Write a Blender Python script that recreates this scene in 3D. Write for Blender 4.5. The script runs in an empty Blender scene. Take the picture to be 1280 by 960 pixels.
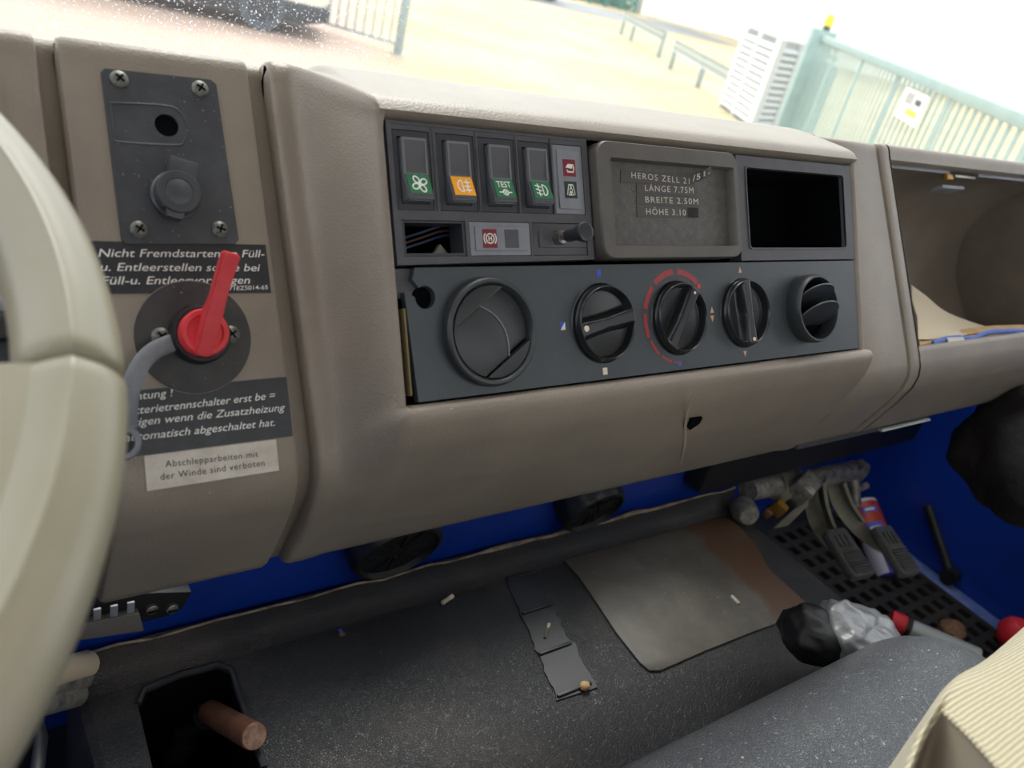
import bpy, bmesh, math, random
from mathutils import Vector, Matrix
random.seed(7)
sc = bpy.context.scene
COL = sc.collection
PI = math.pi

# ---------------------------------------------------------------- camera
H0 = 2.0            # height of the instrument panel's upper left corner above the ground outside
RC = Matrix(((0.8062, -0.5440, 0.2326), (-0.0950, -0.5071, -0.8567), (0.5839, 0.6686, -0.4605)))
_r2 = Vector(RC[2]).normalized(); _r0 = (Vector(RC[0]) - _r2 * Vector(RC[0]).dot(_r2)).normalized(); _r1 = _r2.cross(_r0)
RC = Matrix((_r0, _r1, _r2))
CP = Vector((-0.2322, -0.4332, 0.1070 + H0))
FPX = 1050.0
cd = bpy.data.cameras.new('camera'); cam = bpy.data.objects.new('camera', cd); COL.objects.link(cam)
cd.sensor_width = 36; cd.lens = FPX / 1280 * 36; cd.clip_start = 0.02; cd.clip_end = 500
mw = Matrix((_r0, -_r1, -_r2)).transposed().to_4x4(); mw.translation = CP
cam.matrix_world = mw
cd.dof.use_dof = True; cd.dof.focus_distance = 0.62; cd.dof.aperture_fstop = 9.0
sc.camera = cam

# ---------------------------------------------------------------- sky, exposure
wd = bpy.data.worlds.new('sky'); sc.world = wd; wd.use_nodes = True
bg = wd.node_tree.nodes['Background']
bg.inputs[0].default_value = (0.93, 0.97, 1.0, 1); bg.inputs[1].default_value = 2.3
sd = bpy.data.lights.new('sun', 'SUN'); sd.energy = 2.6; sd.angle = math.radians(25); sd.color = (1, .97, .9)
sun = bpy.data.objects.new('sun', sd); COL.objects.link(sun)
sun.rotation_euler = (math.radians(42), 0, math.radians(150))
sc.view_settings.view_transform = 'Standard'; sc.view_settings.look = 'None'
sc.view_settings.exposure = 0.14; sc.view_settings.gamma = 1.0; sc.view_settings.use_curve_mapping = False

# ---------------------------------------------------------------- materials
def hexc(h):
    v = [int(h[i:i + 2], 16) / 255 for i in (0, 2, 4)]
    return tuple(((c / 12.92) if c <= .04045 else ((c + .055) / 1.055) ** 2.4) for c in v) + (1,)
def mat(name, col, rough=.5, metal=0, col2=None, nscale=20, bump=0, bscale=900, speck=None, spec=.5, coat=0, emit=0, contrast=(.4, .65), bkind='noise', sheen=0):
    m = bpy.data.materials.new(name); m.use_nodes = True
    nt = m.node_tree; N = nt.nodes; L = nt.links; b = N['Principled BSDF']
    c = hexc(col) if isinstance(col, str) else col
    b.inputs['Base Color'].default_value = c; b.inputs['Roughness'].default_value = rough; b.inputs['Metallic'].default_value = metal
    b.inputs['Specular IOR Level'].default_value = spec; b.inputs['Coat Weight'].default_value = coat
    if sheen: b.inputs['Sheen Weight'].default_value = sheen
    tc = N.new('ShaderNodeTexCoord'); out = None
    if col2:
        n = N.new('ShaderNodeTexNoise'); n.inputs['Scale'].default_value = nscale; n.inputs['Detail'].default_value = 6; n.inputs['Roughness'].default_value = .65
        L.new(tc.outputs['Object'], n.inputs['Vector'])
        r = N.new('ShaderNodeValToRGB'); r.color_ramp.elements[0].position = contrast[0]; r.color_ramp.elements[1].position = contrast[1]
        r.color_ramp.elements[0].color = c; r.color_ramp.elements[1].color = hexc(col2)
        L.new(n.outputs['Fac'], r.inputs['Fac']); out = r.outputs['Color']
    if speck:
        sc_, th, colr = speck
        n = N.new('ShaderNodeTexNoise'); n.inputs['Scale'].default_value = sc_; n.inputs['Detail'].default_value = 3
        L.new(tc.outputs['Object'], n.inputs['Vector'])
        r = N.new('ShaderNodeValToRGB'); r.color_ramp.elements[0].position = th; r.color_ramp.elements[1].position = th + .03
        L.new(n.outputs['Fac'], r.inputs['Fac'])
        mx = N.new('ShaderNodeMix'); mx.data_type = 'RGBA'
        L.new(r.outputs['Color'], mx.inputs['Factor'])
        if out: L.new(out, mx.inputs['A'])
        else: mx.inputs['A'].default_value = c
        mx.inputs['B'].default_value = hexc(colr); out = mx.outputs['Result']
    if out: L.new(out, b.inputs['Base Color'])
    if bump:
        if bkind == 'voronoi':
            n = N.new('ShaderNodeTexVoronoi'); n.feature = 'DISTANCE_TO_EDGE'; n.inputs['Scale'].default_value = bscale; h = n.outputs['Distance']
        elif bkind == 'cells':
            n = N.new('ShaderNodeTexVoronoi'); n.feature = 'DISTANCE_TO_EDGE'; n.inputs['Scale'].default_value = bscale; mr_ = N.new('ShaderNodeMapRange'); mr_.interpolation_type = 'SMOOTHSTEP'; mr_.inputs['From Max'].default_value = .28; L.new(n.outputs['Distance'], mr_.inputs['Value']); h = mr_.outputs[0]
        else:
            n = N.new('ShaderNodeTexNoise'); n.inputs['Scale'].default_value = bscale; n.inputs['Detail'].default_value = 2; h = n.outputs['Fac']
        L.new(tc.outputs['Object'], n.inputs['Vector'])
        bp = N.new('ShaderNodeBump'); bp.inputs['Strength'].default_value = bump; bp.inputs['Distance'].default_value = (.0009 if bkind == 'cells' else .0006) if bscale > 100 else .01
        L.new(h, bp.inputs['Height']); L.new(bp.outputs['Normal'], b.inputs['Normal'])
    if emit:
        b.inputs['Emission Color'].default_value = c; b.inputs['Emission Strength'].default_value = emit
    return m

M = {}
M['dash'] = mat('grained brown grey dashboard plastic', '908578', .42, col2='877d71', nscale=14, bump=.55, bscale=700, speck=(420, .74, 'b5aca0'))
M['foam'] = mat('yellowed foam', '8a7a55', .9)
M['rimedge'] = mat('worn lighter edge with painted highlight', '77787c', .35)  # paler colour paints the edge highlight on the rockers
M['dashcut'] = mat('bare edge of brown grey plastic', 'a39a8c', .7)
M['frame'] = mat('dark grey matt plastic', '4b4b50', .5, col2='535257', nscale=60, bump=.3, bscale=1500, speck=(700, .72, '7d7d80'))
M['house'] = mat('dark blue grey switch plastic', '37393f', .45, bump=.2, bscale=1500)
M['rock'] = mat('dark grey rocker plastic', '55565a', .38, bump=.2, bscale=1800, speck=(600, .74, '8c8c8c'))
M['tray'] = mat('brown grey tray plastic', '605b55', .5, col2='55514c', nscale=30, bump=.3, bscale=900)
M['trayin'] = mat('scratched dark tray back', '4e4c49', .5, col2='5e5b57', nscale=170, bump=.5, bscale=260, speck=(900, .69, '98948c'))
M['heat'] = mat('satin black heater fascia', '3b4247', .42, col2='3f464b', nscale=40, bump=.12, bscale=1600, speck=(500, .745, '7d8488'))
M['knob'] = mat('glossy black knob plastic', '1d2023', .28, speck=(420, .75, '707478'))
M['knobr'] = mat('satin black knob rim', '2a2d30', .35)
M['vent'] = mat('black vent plastic', '303437', .4, speck=(450, .73, '6f7376'))
M['black'] = mat('black plastic', '1b1c1e', .5)
M['void'] = mat('unlit black interior', '05070a', .9, spec=.08)  # black colour stands in for the darkness inside holes and recesses
M['plate'] = mat('dusty dark grey coated metal', '45474c', .4, .2, col2='53565b', nscale=55, speck=(500, .70, '93959a'), contrast=(.42, .75), bump=.15, bscale=900)
M['disc'] = mat('dusty black disc with brown rim', '302f30', .5, col2='403e3d', nscale=45, speck=(600, .70, '8a8580'))
M['steel'] = mat('dull zinc screw metal', '9d9a92', .38, .85, col2='6c6a64', nscale=600)
M['screw'] = mat('greyed screw paint', '77776f', .45, .5, col2='4e4e4b', nscale=500)
M['red'] = mat('red key plastic', 'dd434b', .4, col2='d3383f', nscale=80)
M['rubber'] = mat('black rubber', '222225', .5)
M['strap'] = mat('grey rubber strap', '6a6d74', .42, col2='7c7f86', nscale=60)
M['stick'] = mat('black printed sticker', '2b2d31', .38, col2='35373b', nscale=90, speck=(500, .72, '77797c'))
M['white'] = mat('white print', 'e8e8e2', .6)
M['cream'] = mat('cream white print', 'e9dccb', .6)
M['alu'] = mat('off white label plate', 'cfc8bd', .5, col2='bdb2a6', nscale=70)
M['ink'] = mat('grey black ink', '3c3d42', .6)
M['green'] = mat('green switch label', '1e6b45', .4)
M['orange'] = mat('orange yellow switch label', 'efa011', .4)
M['dred'] = mat('dark red symbol field', '7d1f2c', .4)
M['dgreen'] = mat('dark green symbol field', '22352c', .4)
M['lgrey'] = mat('blue grey indicator plastic', '80838b', .45, col2='8a8d94', nscale=70)
M['blueprint'] = mat('blue print', '3558c4', .5)
M['redprint'] = mat('dull red print', 'a8383d', .5)
M['redbright'] = mat('bright red print', 'e6303c', .5)
M['peach'] = mat('peach print', 'dcae92', .5)
M['tape'] = mat('black embossed label tape', '2d2c2c', .3)
M['tapef'] = mat('faded embossed label tape', '4a4643', .45)
M['tapel'] = mat('grey white embossed letters', 'cfc8bc', .5)
M['bluep'] = mat('blue body paint', '12399c', .32, col2='0f3186', nscale=9, speck=(260, .735, '5a6a9a'), coat=.15)
M['mat'] = mat('black pebbled rubber floor mat', '2c2d30', .48, col2='554e48', nscale=7, contrast=(.5, .78), bump=.5, bscale=480, bkind='cells', speck=(300, .74, '8a8276'))
M['matb'] = mat('smooth black rubber', '25272b', .45, col2='33353a', nscale=20)
M['seam'] = mat('worn cream edge trim', 'a39079', .8, col2='5f5548', nscale=60)
M['vinyl'] = mat('pebbled grey black vinyl', '5e6166', .33, col2='686b70', nscale=9, bump=.9, bscale=430, bkind='cells', speck=(330, .75, 'a09a90'))
M['wheel'] = mat('worn grey beige wheel foam', '938c7d', .32, col2='88836f', nscale=6, bump=.12, bscale=500)
M['metal'] = mat('worn grey metal', 'a5a29a', .42, .35, col2='6c6963', nscale=90)
M['pedal'] = mat('grey green painted pedal arm', '8f8c7c', .5, col2='7c7868', nscale=40)
M['padr'] = mat('dusty black pedal rubber', '5a5a59', .55, col2='6b6a67', nscale=90)
M['brass'] = mat('dull yellow metal', 'b0853a', .45, .5)
M['wood'] = mat('rusty brown rod', '6a4a3e', .5, .2, col2='8a5c44', nscale=60)
M['woodend'] = mat('scratched pale cut end', 'c09c88', .5, .3, col2='8d6a58', nscale=150)
M['rust'] = mat('brown debris', '8a6a4a', .8, col2='6b4c34', nscale=200)
M['paper'] = mat('white paper', 'd8d4c8', .8)
M['darkcloth'] = mat('dark cloth', '1c1a1c', .85, col2='35291f', nscale=9, contrast=(.55, .7), bump=.5, bscale=60)
M['tapesilver'] = mat('silver duct tape', '9a9c9f', .38, .3, col2='85888b', nscale=60, bump=.8, bscale=150)
M['bluecloth'] = mat('blue plastic trim', '3f63b5', .5)
M['tanpaper'] = mat('tan cardboard', 'c4a272', .7, col2='b08d5c', nscale=40)
M['creampaper'] = mat('cream paper', 'cfc0a4', .7)
def patch_mat():
    m = mat('scuffed grey rubber sheet', '55514b', .5, col2='67625a', nscale=16, bump=.3, bscale=500, speck=(280, .72, 'a39b8c'))
    nt = m.node_tree; N = nt.nodes; L = nt.links; b = N['Principled BSDF']
    src = b.inputs['Base Color'].links[0].from_socket
    tc = N.new('ShaderNodeTexCoord'); sx = N.new('ShaderNodeSeparateXYZ'); L.new(tc.outputs['Object'], sx.inputs[0])
    n = N.new('ShaderNodeTexNoise'); n.inputs['Scale'].default_value = 22; L.new(tc.outputs['Object'], n.inputs['Vector'])
    a = N.new('ShaderNodeMath'); a.operation = 'MULTIPLY_ADD'; L.new(n.outputs['Fac'], a.inputs[0]); a.inputs[1].default_value = .09; L.new(sx.outputs['X'], a.inputs[2])
    r = N.new('ShaderNodeMapRange'); L.new(a.outputs[0], r.inputs['Value']); r.inputs['From Min'].default_value = .215; r.inputs['From Max'].default_value = .235
    mx = N.new('ShaderNodeMix'); mx.data_type = 'RGBA'; L.new(r.outputs[0], mx.inputs['Factor']); L.new(src, mx.inputs['A']); mx.inputs['B'].default_value = hexc('5c4433')
    L.new(mx.outputs['Result'], b.inputs['Base Color']); return m
M['patch'] = patch_mat()
def cloth_mat():
    m = mat('cream ribbed seat cloth', 'b9aa85', .9, bump=0, sheen=.3)
    nt = m.node_tree; N = nt.nodes; L = nt.links; b = N['Principled BSDF']
    tc = N.new('ShaderNodeTexCoord')
    w = N.new('ShaderNodeTexWave'); w.inputs['Scale'].default_value = 130; w.inputs['Distortion'].default_value = 1.2; w.inputs['Detail'].default_value = 2; w.bands_direction = 'Y'
    L.new(tc.outputs['Object'], w.inputs['Vector'])
    w2 = N.new('ShaderNodeTexWave'); w2.inputs['Scale'].default_value = 200; w2.inputs['Distortion'].default_value = .6; w2.bands_direction = 'X'
    L.new(tc.outputs['Object'], w2.inputs['Vector'])
    mm = N.new('ShaderNodeMath'); mm.operation = 'MULTIPLY_ADD'; L.new(w2.outputs['Fac'], mm.inputs[0]); mm.inputs[1].default_value = .35; L.new(w.outputs['Fac'], mm.inputs[2])
    r = N.new('ShaderNodeValToRGB'); r.color_ramp.elements[0].position = .5; r.color_ramp.elements[0].color = hexc('b0a485'); r.color_ramp.elements[1].position = 1.0; r.color_ramp.elements[1].color = hexc('d4cbae')
    L.new(mm.outputs[0], r.inputs['Fac']); L.new(r.outputs['Color'], b.inputs['Base Color'])
    bp = N.new('ShaderNodeBump'); bp.inputs['Strength'].default_value = .6; bp.inputs['Distance'].default_value = .001; L.new(mm.outputs[0], bp.inputs['Height']); L.new(bp.outputs['Normal'], b.inputs['Normal'])
    return m
M['cloth'] = cloth_mat()
M['seatside'] = mat('beige seat side leatherette', 'b3a792', .55, bump=.2, bscale=500)

# ---------------------------------------------------------------- frames: x right, y up the surface, z out of it towards the driver
class Fr:
    def __init__(s, o, tilt):
        t = math.radians(tilt); s.o = Vector((o[0], o[1], o[2] + H0))
        s.ex = Vector((1, 0, 0)); s.ey = Vector((0, math.sin(t), math.cos(t))); s.ez = Vector((0, -math.cos(t), math.sin(t)))
        s.M = Matrix((s.ex, s.ey, s.ez)).transposed().to_4x4(); s.M.translation = s.o
    def at(s, px, py, w=0.0):        # where the sight line of a photograph point meets this surface raised by w
        d = RC.transposed() @ Vector(((px - 640) / FPX, (py - 480) / FPX, 1))
        k = (s.o + s.ez * w - CP).dot(s.ez) / d.dot(s.ez); p = CP + d * k - s.o
        return Vector((p.dot(s.ex), p.dot(s.ey), w))
def ray(px, py, dist):
    d = RC.transposed() @ Vector(((px - 640) / FPX, (py - 480) / FPX, 1))
    p = CP + d.normalized() * dist; return Vector((p.x, p.y, p.z - H0))
def onx(px, py, X):
    d = RC.transposed() @ Vector(((px - 640) / FPX, (py - 480) / FPX, 1)); p = CP + d * ((X - CP.x) / d.x); return Vector((p.x, p.y, p.z - H0))
W = 0.46; HH = 0.1626; YM = 0.0838
PAN = Fr((0, 0, 0), 30.44)
AF = Fr((0, .068, .008), 36.43)
WF = Fr((0, 0, 0), 90)
MATF = Fr((0, 0, -.45), 90)
def vert(y): return Fr((0, y, 0), 0)

OFF = {}
def tag(o, label=None, cat=None, group=None, kind=None):
    if label: o['label'] = label
    if cat: o['category'] = cat
    if group: o['group'] = group
    if kind: o['kind'] = kind
    return o
def thing(name, label, cat, fr, at, group=None):
    o = bpy.data.objects.new(name, None); COL.objects.link(o); o.empty_display_size = .02
    at = Vector((at[0], at[1], at[2] if len(at) > 2 else 0))
    o.matrix_world = fr.M @ Matrix.Translation(at); OFF[o] = at
    return tag(o, label, cat, group)
class G:
    def __init__(s): s.v = []; s.f = []
    def add(s, vs, fs):
        n = len(s.v); s.v += [Vector(v) for v in vs]; s.f += [[i + n for i in f] for f in fs]; return s
    def bm(s, b, mtx=None):
        b.verts.index_update(); vs = [(mtx @ v.co if mtx else v.co.copy()) for v in b.verts]; s.add(vs, [[v.index for v in f.verts] for f in b.faces]); b.free(); return s
    def prism(s, pts, z0, z1, bev=0, seg=2, top=None, mtx=None):
        b = bmesh.new(); lo = [b.verts.new((p[0], p[1], z0)) for p in pts]
        tp = top or pts; hi = [b.verts.new((p[0], p[1], z1)) for p in tp]
        n = len(pts); b.faces.new(lo[::-1]); ft = b.faces.new(hi)
        for i in range(n): b.faces.new((lo[i], lo[(i + 1) % n], hi[(i + 1) % n], hi[i]))
        bmesh.ops.recalc_face_normals(b, faces=b.faces)
        if bev:
            es = [e for e in b.edges if e.calc_face_angle(0) > .5]
            bmesh.ops.bevel(b, geom=es, offset=bev, segments=seg, affect='EDGES', profile=.5, clamp_overlap=True)
        return s.bm(b, mtx)
    def box(s, x0, x1, y0, y1, z0, z1, bev=0, seg=2, mtx=None):
        return s.prism([(x0, y0), (x1, y0), (x1, y1), (x0, y1)], z0, z1, bev, seg, mtx=mtx)
    def plate(s, outline, holes, z0, z1, deep=None):
        b = bmesh.new(); es = []
        for lp in [outline] + holes:
            vs = [b.verts.new((p[0], p[1], z1)) for p in lp]
            es += [b.edges.new((vs[i], vs[(i + 1) % len(vs)])) for i in range(len(vs))]
        bmesh.ops.triangle_fill(b, use_beauty=True, use_dissolve=False, edges=es, normal=(0, 0, 1)); s.bm(b)
        for k, lp in enumerate([outline] + holes):
            zz = z0 if (k == 0 or deep is None) else deep; n = len(lp)
            s.add([(p[0], p[1], z1) for p in lp] + [(p[0], p[1], zz) for p in lp], [(i, (i + 1) % n, n + (i + 1) % n, n + i) for i in range(n)])
        return s
    def lathe(s, prof, n=48, c=(0, 0, 0), mtx=None, a0=0, a1=2 * PI):
        full = abs(a1 - a0 - 2 * PI) < 1e-6; m = n if full else n + 1; vs = []; fs = []
        for i in range(m):
            a = a0 + (a1 - a0) * i / n
            for r, z in prof: vs.append(Vector((r * math.cos(a), r * math.sin(a), z)))
        k = len(prof)
        for i in range(n):
            j = (i + 1) % m
            for q in range(k - 1): fs.append((i * k + q, j * k + q, j * k + q + 1, i * k + q + 1))
        vs = [(mtx @ v if mtx else v) + Vector(c) for v in vs]
        b = bmesh.new(); bv = [b.verts.new(v) for v in vs]
        for f in fs:
            try: b.faces.new([bv[i] for i in f])
            except ValueError: pass
        bmesh.ops.remove_doubles(b, verts=b.verts, dist=1e-6); bmesh.ops.recalc_face_normals(b, faces=b.faces)
        return s.bm(b)
    def tube(s, pts, r, n=12, flat=1.0, up=None, caps=True, closed=False):
        pts = [Vector(p) for p in pts]; m = len(pts); vs = []; fs = []
        for i, p in enumerate(pts):
            t = ((pts[(i + 1) % m] - pts[i - 1]) if closed else (pts[min(i + 1, m - 1)] - pts[max(i - 1, 0)])).normalized()
            u = Vector(up) if up else (Vector((0, 0, 1)) if abs(t.z) < .9 else Vector((1, 0, 0)))
            a = t.cross(u).normalized(); b = a.cross(t).normalized(); rr = r[i] if isinstance(r, (list, tuple)) else r
            for k in range(n):
                g = 2 * PI * k / n; vs.append(p + a * (rr * math.cos(g)) + b * (rr * flat * math.sin(g)))
        for i in range(m if closed else m - 1):
            j = (i + 1) % m
            for k in range(n): fs.append((i * n + k, i * n + (k + 1) % n, j * n + (k + 1) % n, j * n + k))
        if caps and not closed: fs += [list(range(n)), list(range((m - 1) * n, m * n))[::-1]]
        return s.add(vs, fs)
    def grid(s, rows, closed=False):
        n = len(rows[0]); fs = []
        for i in range(len(rows) - 1):
            for k in range(n if closed else n - 1): fs.append((i * n + k, i * n + (k + 1) % n, (i + 1) * n + (k + 1) % n, (i + 1) * n + k))
        return s.add([p for r in rows for p in r], fs)
    def build(s, name, m, par=None, fr=None, ang=35, kind=None, fixn=False):
        off = OFF.get(par, Vector((0, 0, 0))); me = bpy.data.meshes.new(name)
        me.from_pydata([tuple(v - off) for v in s.v], [], s.f); me.materials.append(M[m] if isinstance(m, str) else m)
        if fixn:
            b = bmesh.new(); b.from_mesh(me); bmesh.ops.recalc_face_normals(b, faces=b.faces); b.to_mesh(me); b.free()
        me.polygons.foreach_set('use_smooth', [True] * len(me.polygons)); me.set_sharp_from_angle(angle=math.radians(ang)); me.update()
        o = bpy.data.objects.new(name, me); COL.objects.link(o)
        if par is not None: o.parent = par; OFF[o] = off
        else: o.matrix_world = (fr or WF).M; OFF[o] = Vector((0, 0, 0))
        if kind: o['kind'] = kind
        return o
def arc(c, r, a0, a1, n): return [(c[0] + r * math.cos(a0 + (a1 - a0) * i / n), c[1] + r * math.sin(a0 + (a1 - a0) * i / n)) for i in range(n + 1)]
def circ(c, r, n=36): return arc(c, r, 0, 2 * PI * (n - 1) / n, n - 1)
def rrect(x0, x1, y0, y1, r, n=5):
    if x0 > x1: x0, x1 = x1, x0
    if y0 > y1: y0, y1 = y1, y0
    return arc((x1 - r, y0 + r), r, -PI / 2, 0, n) + arc((x1 - r, y1 - r), r, 0, PI / 2, n) + arc((x0 + r, y1 - r), r, PI / 2, PI, n) + arc((x0 + r, y0 + r), r, PI, 1.5 * PI, n)
def pr(fr, x0, y0, x1, y1, w=0.0):      # photograph box -> rectangle on a surface (x0,x1,y0,y1)
    a = fr.at(x0, y0, w); b = fr.at(x1, y1, w); return min(a.x, b.x), max(a.x, b.x), min(a.y, b.y), max(a.y, b.y)
def place(origin, xdir, zdir):
    z = Vector(zdir).normalized(); x = Vector(xdir); x = (x - z * x.dot(z)).normalized(); y = z.cross(x)
    m = Matrix((x, y, z)).transposed().to_4x4(); m.translation = Vector(origin); return m
_fc = {}
def text_geo(body, shear=0, bold=0, space=1.0, mono=False):
    key = (body, shear, bold, space)
    if key not in _fc:
        c = bpy.data.curves.new('t', 'FONT'); c.body = body; c.shear = shear; c.offset = bold; c.space_character = space; c.resolution_u = 3
        o = bpy.data.objects.new('t', c); COL.objects.link(o); dg = bpy.context.evaluated_depsgraph_get(); dg.update()
        me = bpy.data.meshes.new_from_object(o.evaluated_get(dg)); _fc[key] = ([v.co.copy() for v in me.vertices], [list(p.vertices) for p in me.polygons])
        bpy.data.objects.remove(o); bpy.data.curves.remove(c); bpy.data.meshes.remove(me)
    return _fc[key]
def lettering(par, fr, body, pl, prr, cap, w, m, shear=0, bold=0, space=1.0, name='lettering', capref=.7):
    """body written from photograph point pl to prr along its baseline, capitals cap metres high"""
    a = fr.at(pl[0], pl[1], w); b = fr.at(prr[0], prr[1], w); return letters(par, body, a, b, cap, w, m, shear, bold, space, name, capref)
def letters(par, body, a, b, cap, w, m, shear=0, bold=0, space=1.0, name='lettering', capref=.7):
    vs, fs = text_geo(body, shear, bold, space); x0 = min(v.x for v in vs); x1 = max(v.x for v in vs)
    d = Vector((b[0] - a[0], b[1] - a[1])); ln = d.length; d.normalize(); nrm = Vector((-d.y, d.x)); sx = ln / (x1 - x0); sy = cap / capref
    g = G(); g.add([(a[0] + d.x * (v.x - x0) * sx + nrm.x * v.y * sy, a[1] + d.y * (v.x - x0) * sx + nrm.y * v.y * sy, w) for v in vs], fs)
    return g.build(name, m, par)
def lerp(a, b, t): return a + (b - a) * t
def smooth(t): t = max(0, min(1, t)); return t * t * (3 - 2 * t)
def resample(pts, n):
    pts = [Vector(p) for p in pts]; d = [0]
    for i in range(1, len(pts)): d.append(d[-1] + (pts[i] - pts[i - 1]).length)
    out = []; j = 0
    for k in range(n):
        t = d[-1] * k / (n - 1)
        while j < len(pts) - 2 and d[j + 1] < t: j += 1
        out.append(pts[j].lerp(pts[j + 1], (t - d[j]) / max(1e-9, d[j + 1] - d[j])))
    return out
def spline(pts, n):
    P = [Vector(p) for p in pts]; P = [P[0] * 2 - P[1]] + P + [P[-1] * 2 - P[-2]]; out = []
    for i in range(1, len(P) - 2):
        for k in range(n):
            t = k / n; a, b, c, d = P[i - 1:i + 3]
            out.append(.5 * ((2 * b) + (c - a) * t + (2 * a - 5 * b + 4 * c - d) * t * t + (3 * b - a - 3 * c + d) * t ** 3))
    return out + [P[-2]]
def lump(name, m, par, c, size, seed=0, amp=.15, nu=28, nv=18, fr=None, power=1.0, freq=2.5, mtx=None):
    from mathutils import noise
    rows = []
    for j in range(nv + 1):
        th = PI * j / nv; row = []
        for i in range(nu):
            ph = 2 * PI * i / nu; v = Vector((math.sin(th) * math.cos(ph), math.sin(th) * math.sin(ph), math.cos(th)))
            v = Vector([math.copysign(abs(q) ** power, q) for q in v]); k = 1 + amp * noise.noise(v * freq + Vector((seed * 3.1, 0, seed)))
            p = Vector((v.x * size[0], v.y * size[1], v.z * size[2])) * k; row.append((mtx @ p if mtx else p) + Vector(c))
        rows.append(row)
    g = G(); g.grid(rows, closed=True); return g.build(name, m, par, fr, ang=60)

# ================================================================ the yard outside
def v2(p): return (p[0], p[1])
def struct(o): o['kind'] = 'structure'; return o
def gnd(px, py): return WF_G.at(px, py)
WF_G = Fr((0, 0, -2.0), 90)
def ground_mat():
    m = mat('yard paving', 'ab9c79', .85, col2='c3b592', nscale=.35, bump=.3, bscale=8)
    nt = m.node_tree; N = nt.nodes; L = nt.links; b = N['Principled BSDF']; src = b.inputs['Base Color'].links[0].from_socket
    tc = N.new('ShaderNodeTexCoord'); mp = N.new('ShaderNodeMapping'); L.new(tc.outputs['Object'], mp.inputs['Vector']); mp.inputs['Rotation'].default_value = (0, 0, .62)
    bk = N.new('ShaderNodeTexBrick'); bk.inputs['Scale'].default_value = 2.4; bk.inputs['Mortar Size'].default_value = .012; bk.inputs['Color1'].default_value = (1, 1, 1, 1); bk.inputs['Color2'].default_value = (.88, .88, .86, 1); bk.inputs['Mortar'].default_value = (.62, .58, .5, 1)
    L.new(mp.outputs[0], bk.inputs['Vector'])
    red = N.new('ShaderNodeMix'); red.data_type = 'RGBA'
    sx = N.new('ShaderNodeSeparateXYZ'); L.new(tc.outputs['Object'], sx.inputs[0])
    n = N.new('ShaderNodeTexNoise'); n.inputs['Scale'].default_value = .7; L.new(tc.outputs['Object'], n.inputs['Vector'])
    # brick red paving on the near left of the fence line, sand coloured slabs beyond it
    a = N.new('ShaderNodeMath'); a.operation = 'MULTIPLY_ADD'; L.new(sx.outputs['Y'], a.inputs[0]); a.inputs[1].default_value = -.42; L.new(sx.outputs['X'], a.inputs[2])
    a2 = N.new('ShaderNodeMath'); a2.operation = 'MULTIPLY_ADD'; L.new(n.outputs['Fac'], a2.inputs[0]); a2.inputs[1].default_value = 1.2; L.new(a.outputs[0], a2.inputs[2])
    r = N.new('ShaderNodeMapRange'); L.new(a2.outputs[0], r.inputs['Value']); r.inputs['From Min'].default_value = 1.2; r.inputs['From Max'].default_value = 2.6; r.inputs['To Min'].default_value = 1; r.inputs['To Max'].default_value = 0
    L.new(r.outputs[0], red.inputs['Factor']); L.new(src, red.inputs['A']); red.inputs['B'].default_value = hexc('b39b8d')
    mu = N.new('ShaderNodeMix'); mu.data_type = 'RGBA'; mu.blend_type = 'MULTIPLY'; mu.inputs['Factor'].default_value = .8
    L.new(red.outputs['Result'], mu.inputs['A']); L.new(bk.outputs['Color'], mu.inputs['B']); L.new(mu.outputs['Result'], b.inputs['Base Color'])
    return m
M['ground'] = ground_mat()
g = G(); g.add([(-60, -60, 0), (160, -60, 0), (160, 160, 0), (-60, 160, 0)], [(0, 1, 2, 3)])
struct(g.build('ground', 'ground', None, WF_G))
M['road'] = mat('grey asphalt', '8b8d90', .9, col2='7b7d80', nscale=3)
a = gnd(560, -20); b = gnd(775, 27); d = (b - a); d.z = 0; d.normalize(); nn = Vector((-d.y, d.x, 0))
g = G(); p0 = a - d * 6; p1 = b + d * 8
g.add([p0 + nn * .4 + Vector((0, 0, .012)), p1 + nn * .4 + Vector((0, 0, .012)), p1 + nn * 5 + Vector((0, 0, .012)), p0 + nn * 5 + Vector((0, 0, .012))], [(0, 1, 2, 3)])
struct(g.build('road', 'road', None, WF_G))
def up(px, py, base):      # height above the ground of a photograph point that stands over ground point base
    d = RC.transposed() @ Vector(((px - 640) / FPX, (py - 480) / FPX, 1)); o = Vector((CP.x, CP.y)); k = (Vector((base.x, base.y)) - o).length / Vector((d.x, d.y)).length
    return CP.z + d.z * k
M['galv'] = mat('galvanised steel', '93a3a6', .5, .4, col2='a9b6b8', nscale=12)
M['galv2'] = mat('pale galvanised steel', 'b7bdb8', .5, .3)
M['fgreen'] = mat('pale green painted steel', '8aa39f', .55, col2='96aeab', nscale=5)
M['whitewall'] = mat('white cladding', 'f2f2ee', .7)
# mesh fence panel with its post
fp = gnd(497, 67); fl = gnd(400, 38); fd = fl - fp; fd.z = 0; fln = fd.length; fd.normalize()
t = thing('fence_panel', 'galvanised fence panel of upright bars ending at a square post', 'fence', WF_G, fp)
mb = place(fp, fd, (0, 0, 1))
G().box(-.06, .06, -.06, .06, 0, 2.0, .008, mtx=mb).build('post', 'galv', t)
G().box(-.10, .10, -.10, .10, 0, .015, .003, mtx=mb).build('foot_plate', 'galv', t)
for z in (.12, 1.75): G().box(.06, 2.6, -.02, .02, z, z + .04, mtx=mb).build('rail', 'galv', t)
for i in range(16):
    x = .16 + i * .155; G().box(x, x + .03, -.012, .012, .12, 1.79, mtx=mb).build('bar', 'galv2', t)
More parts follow.
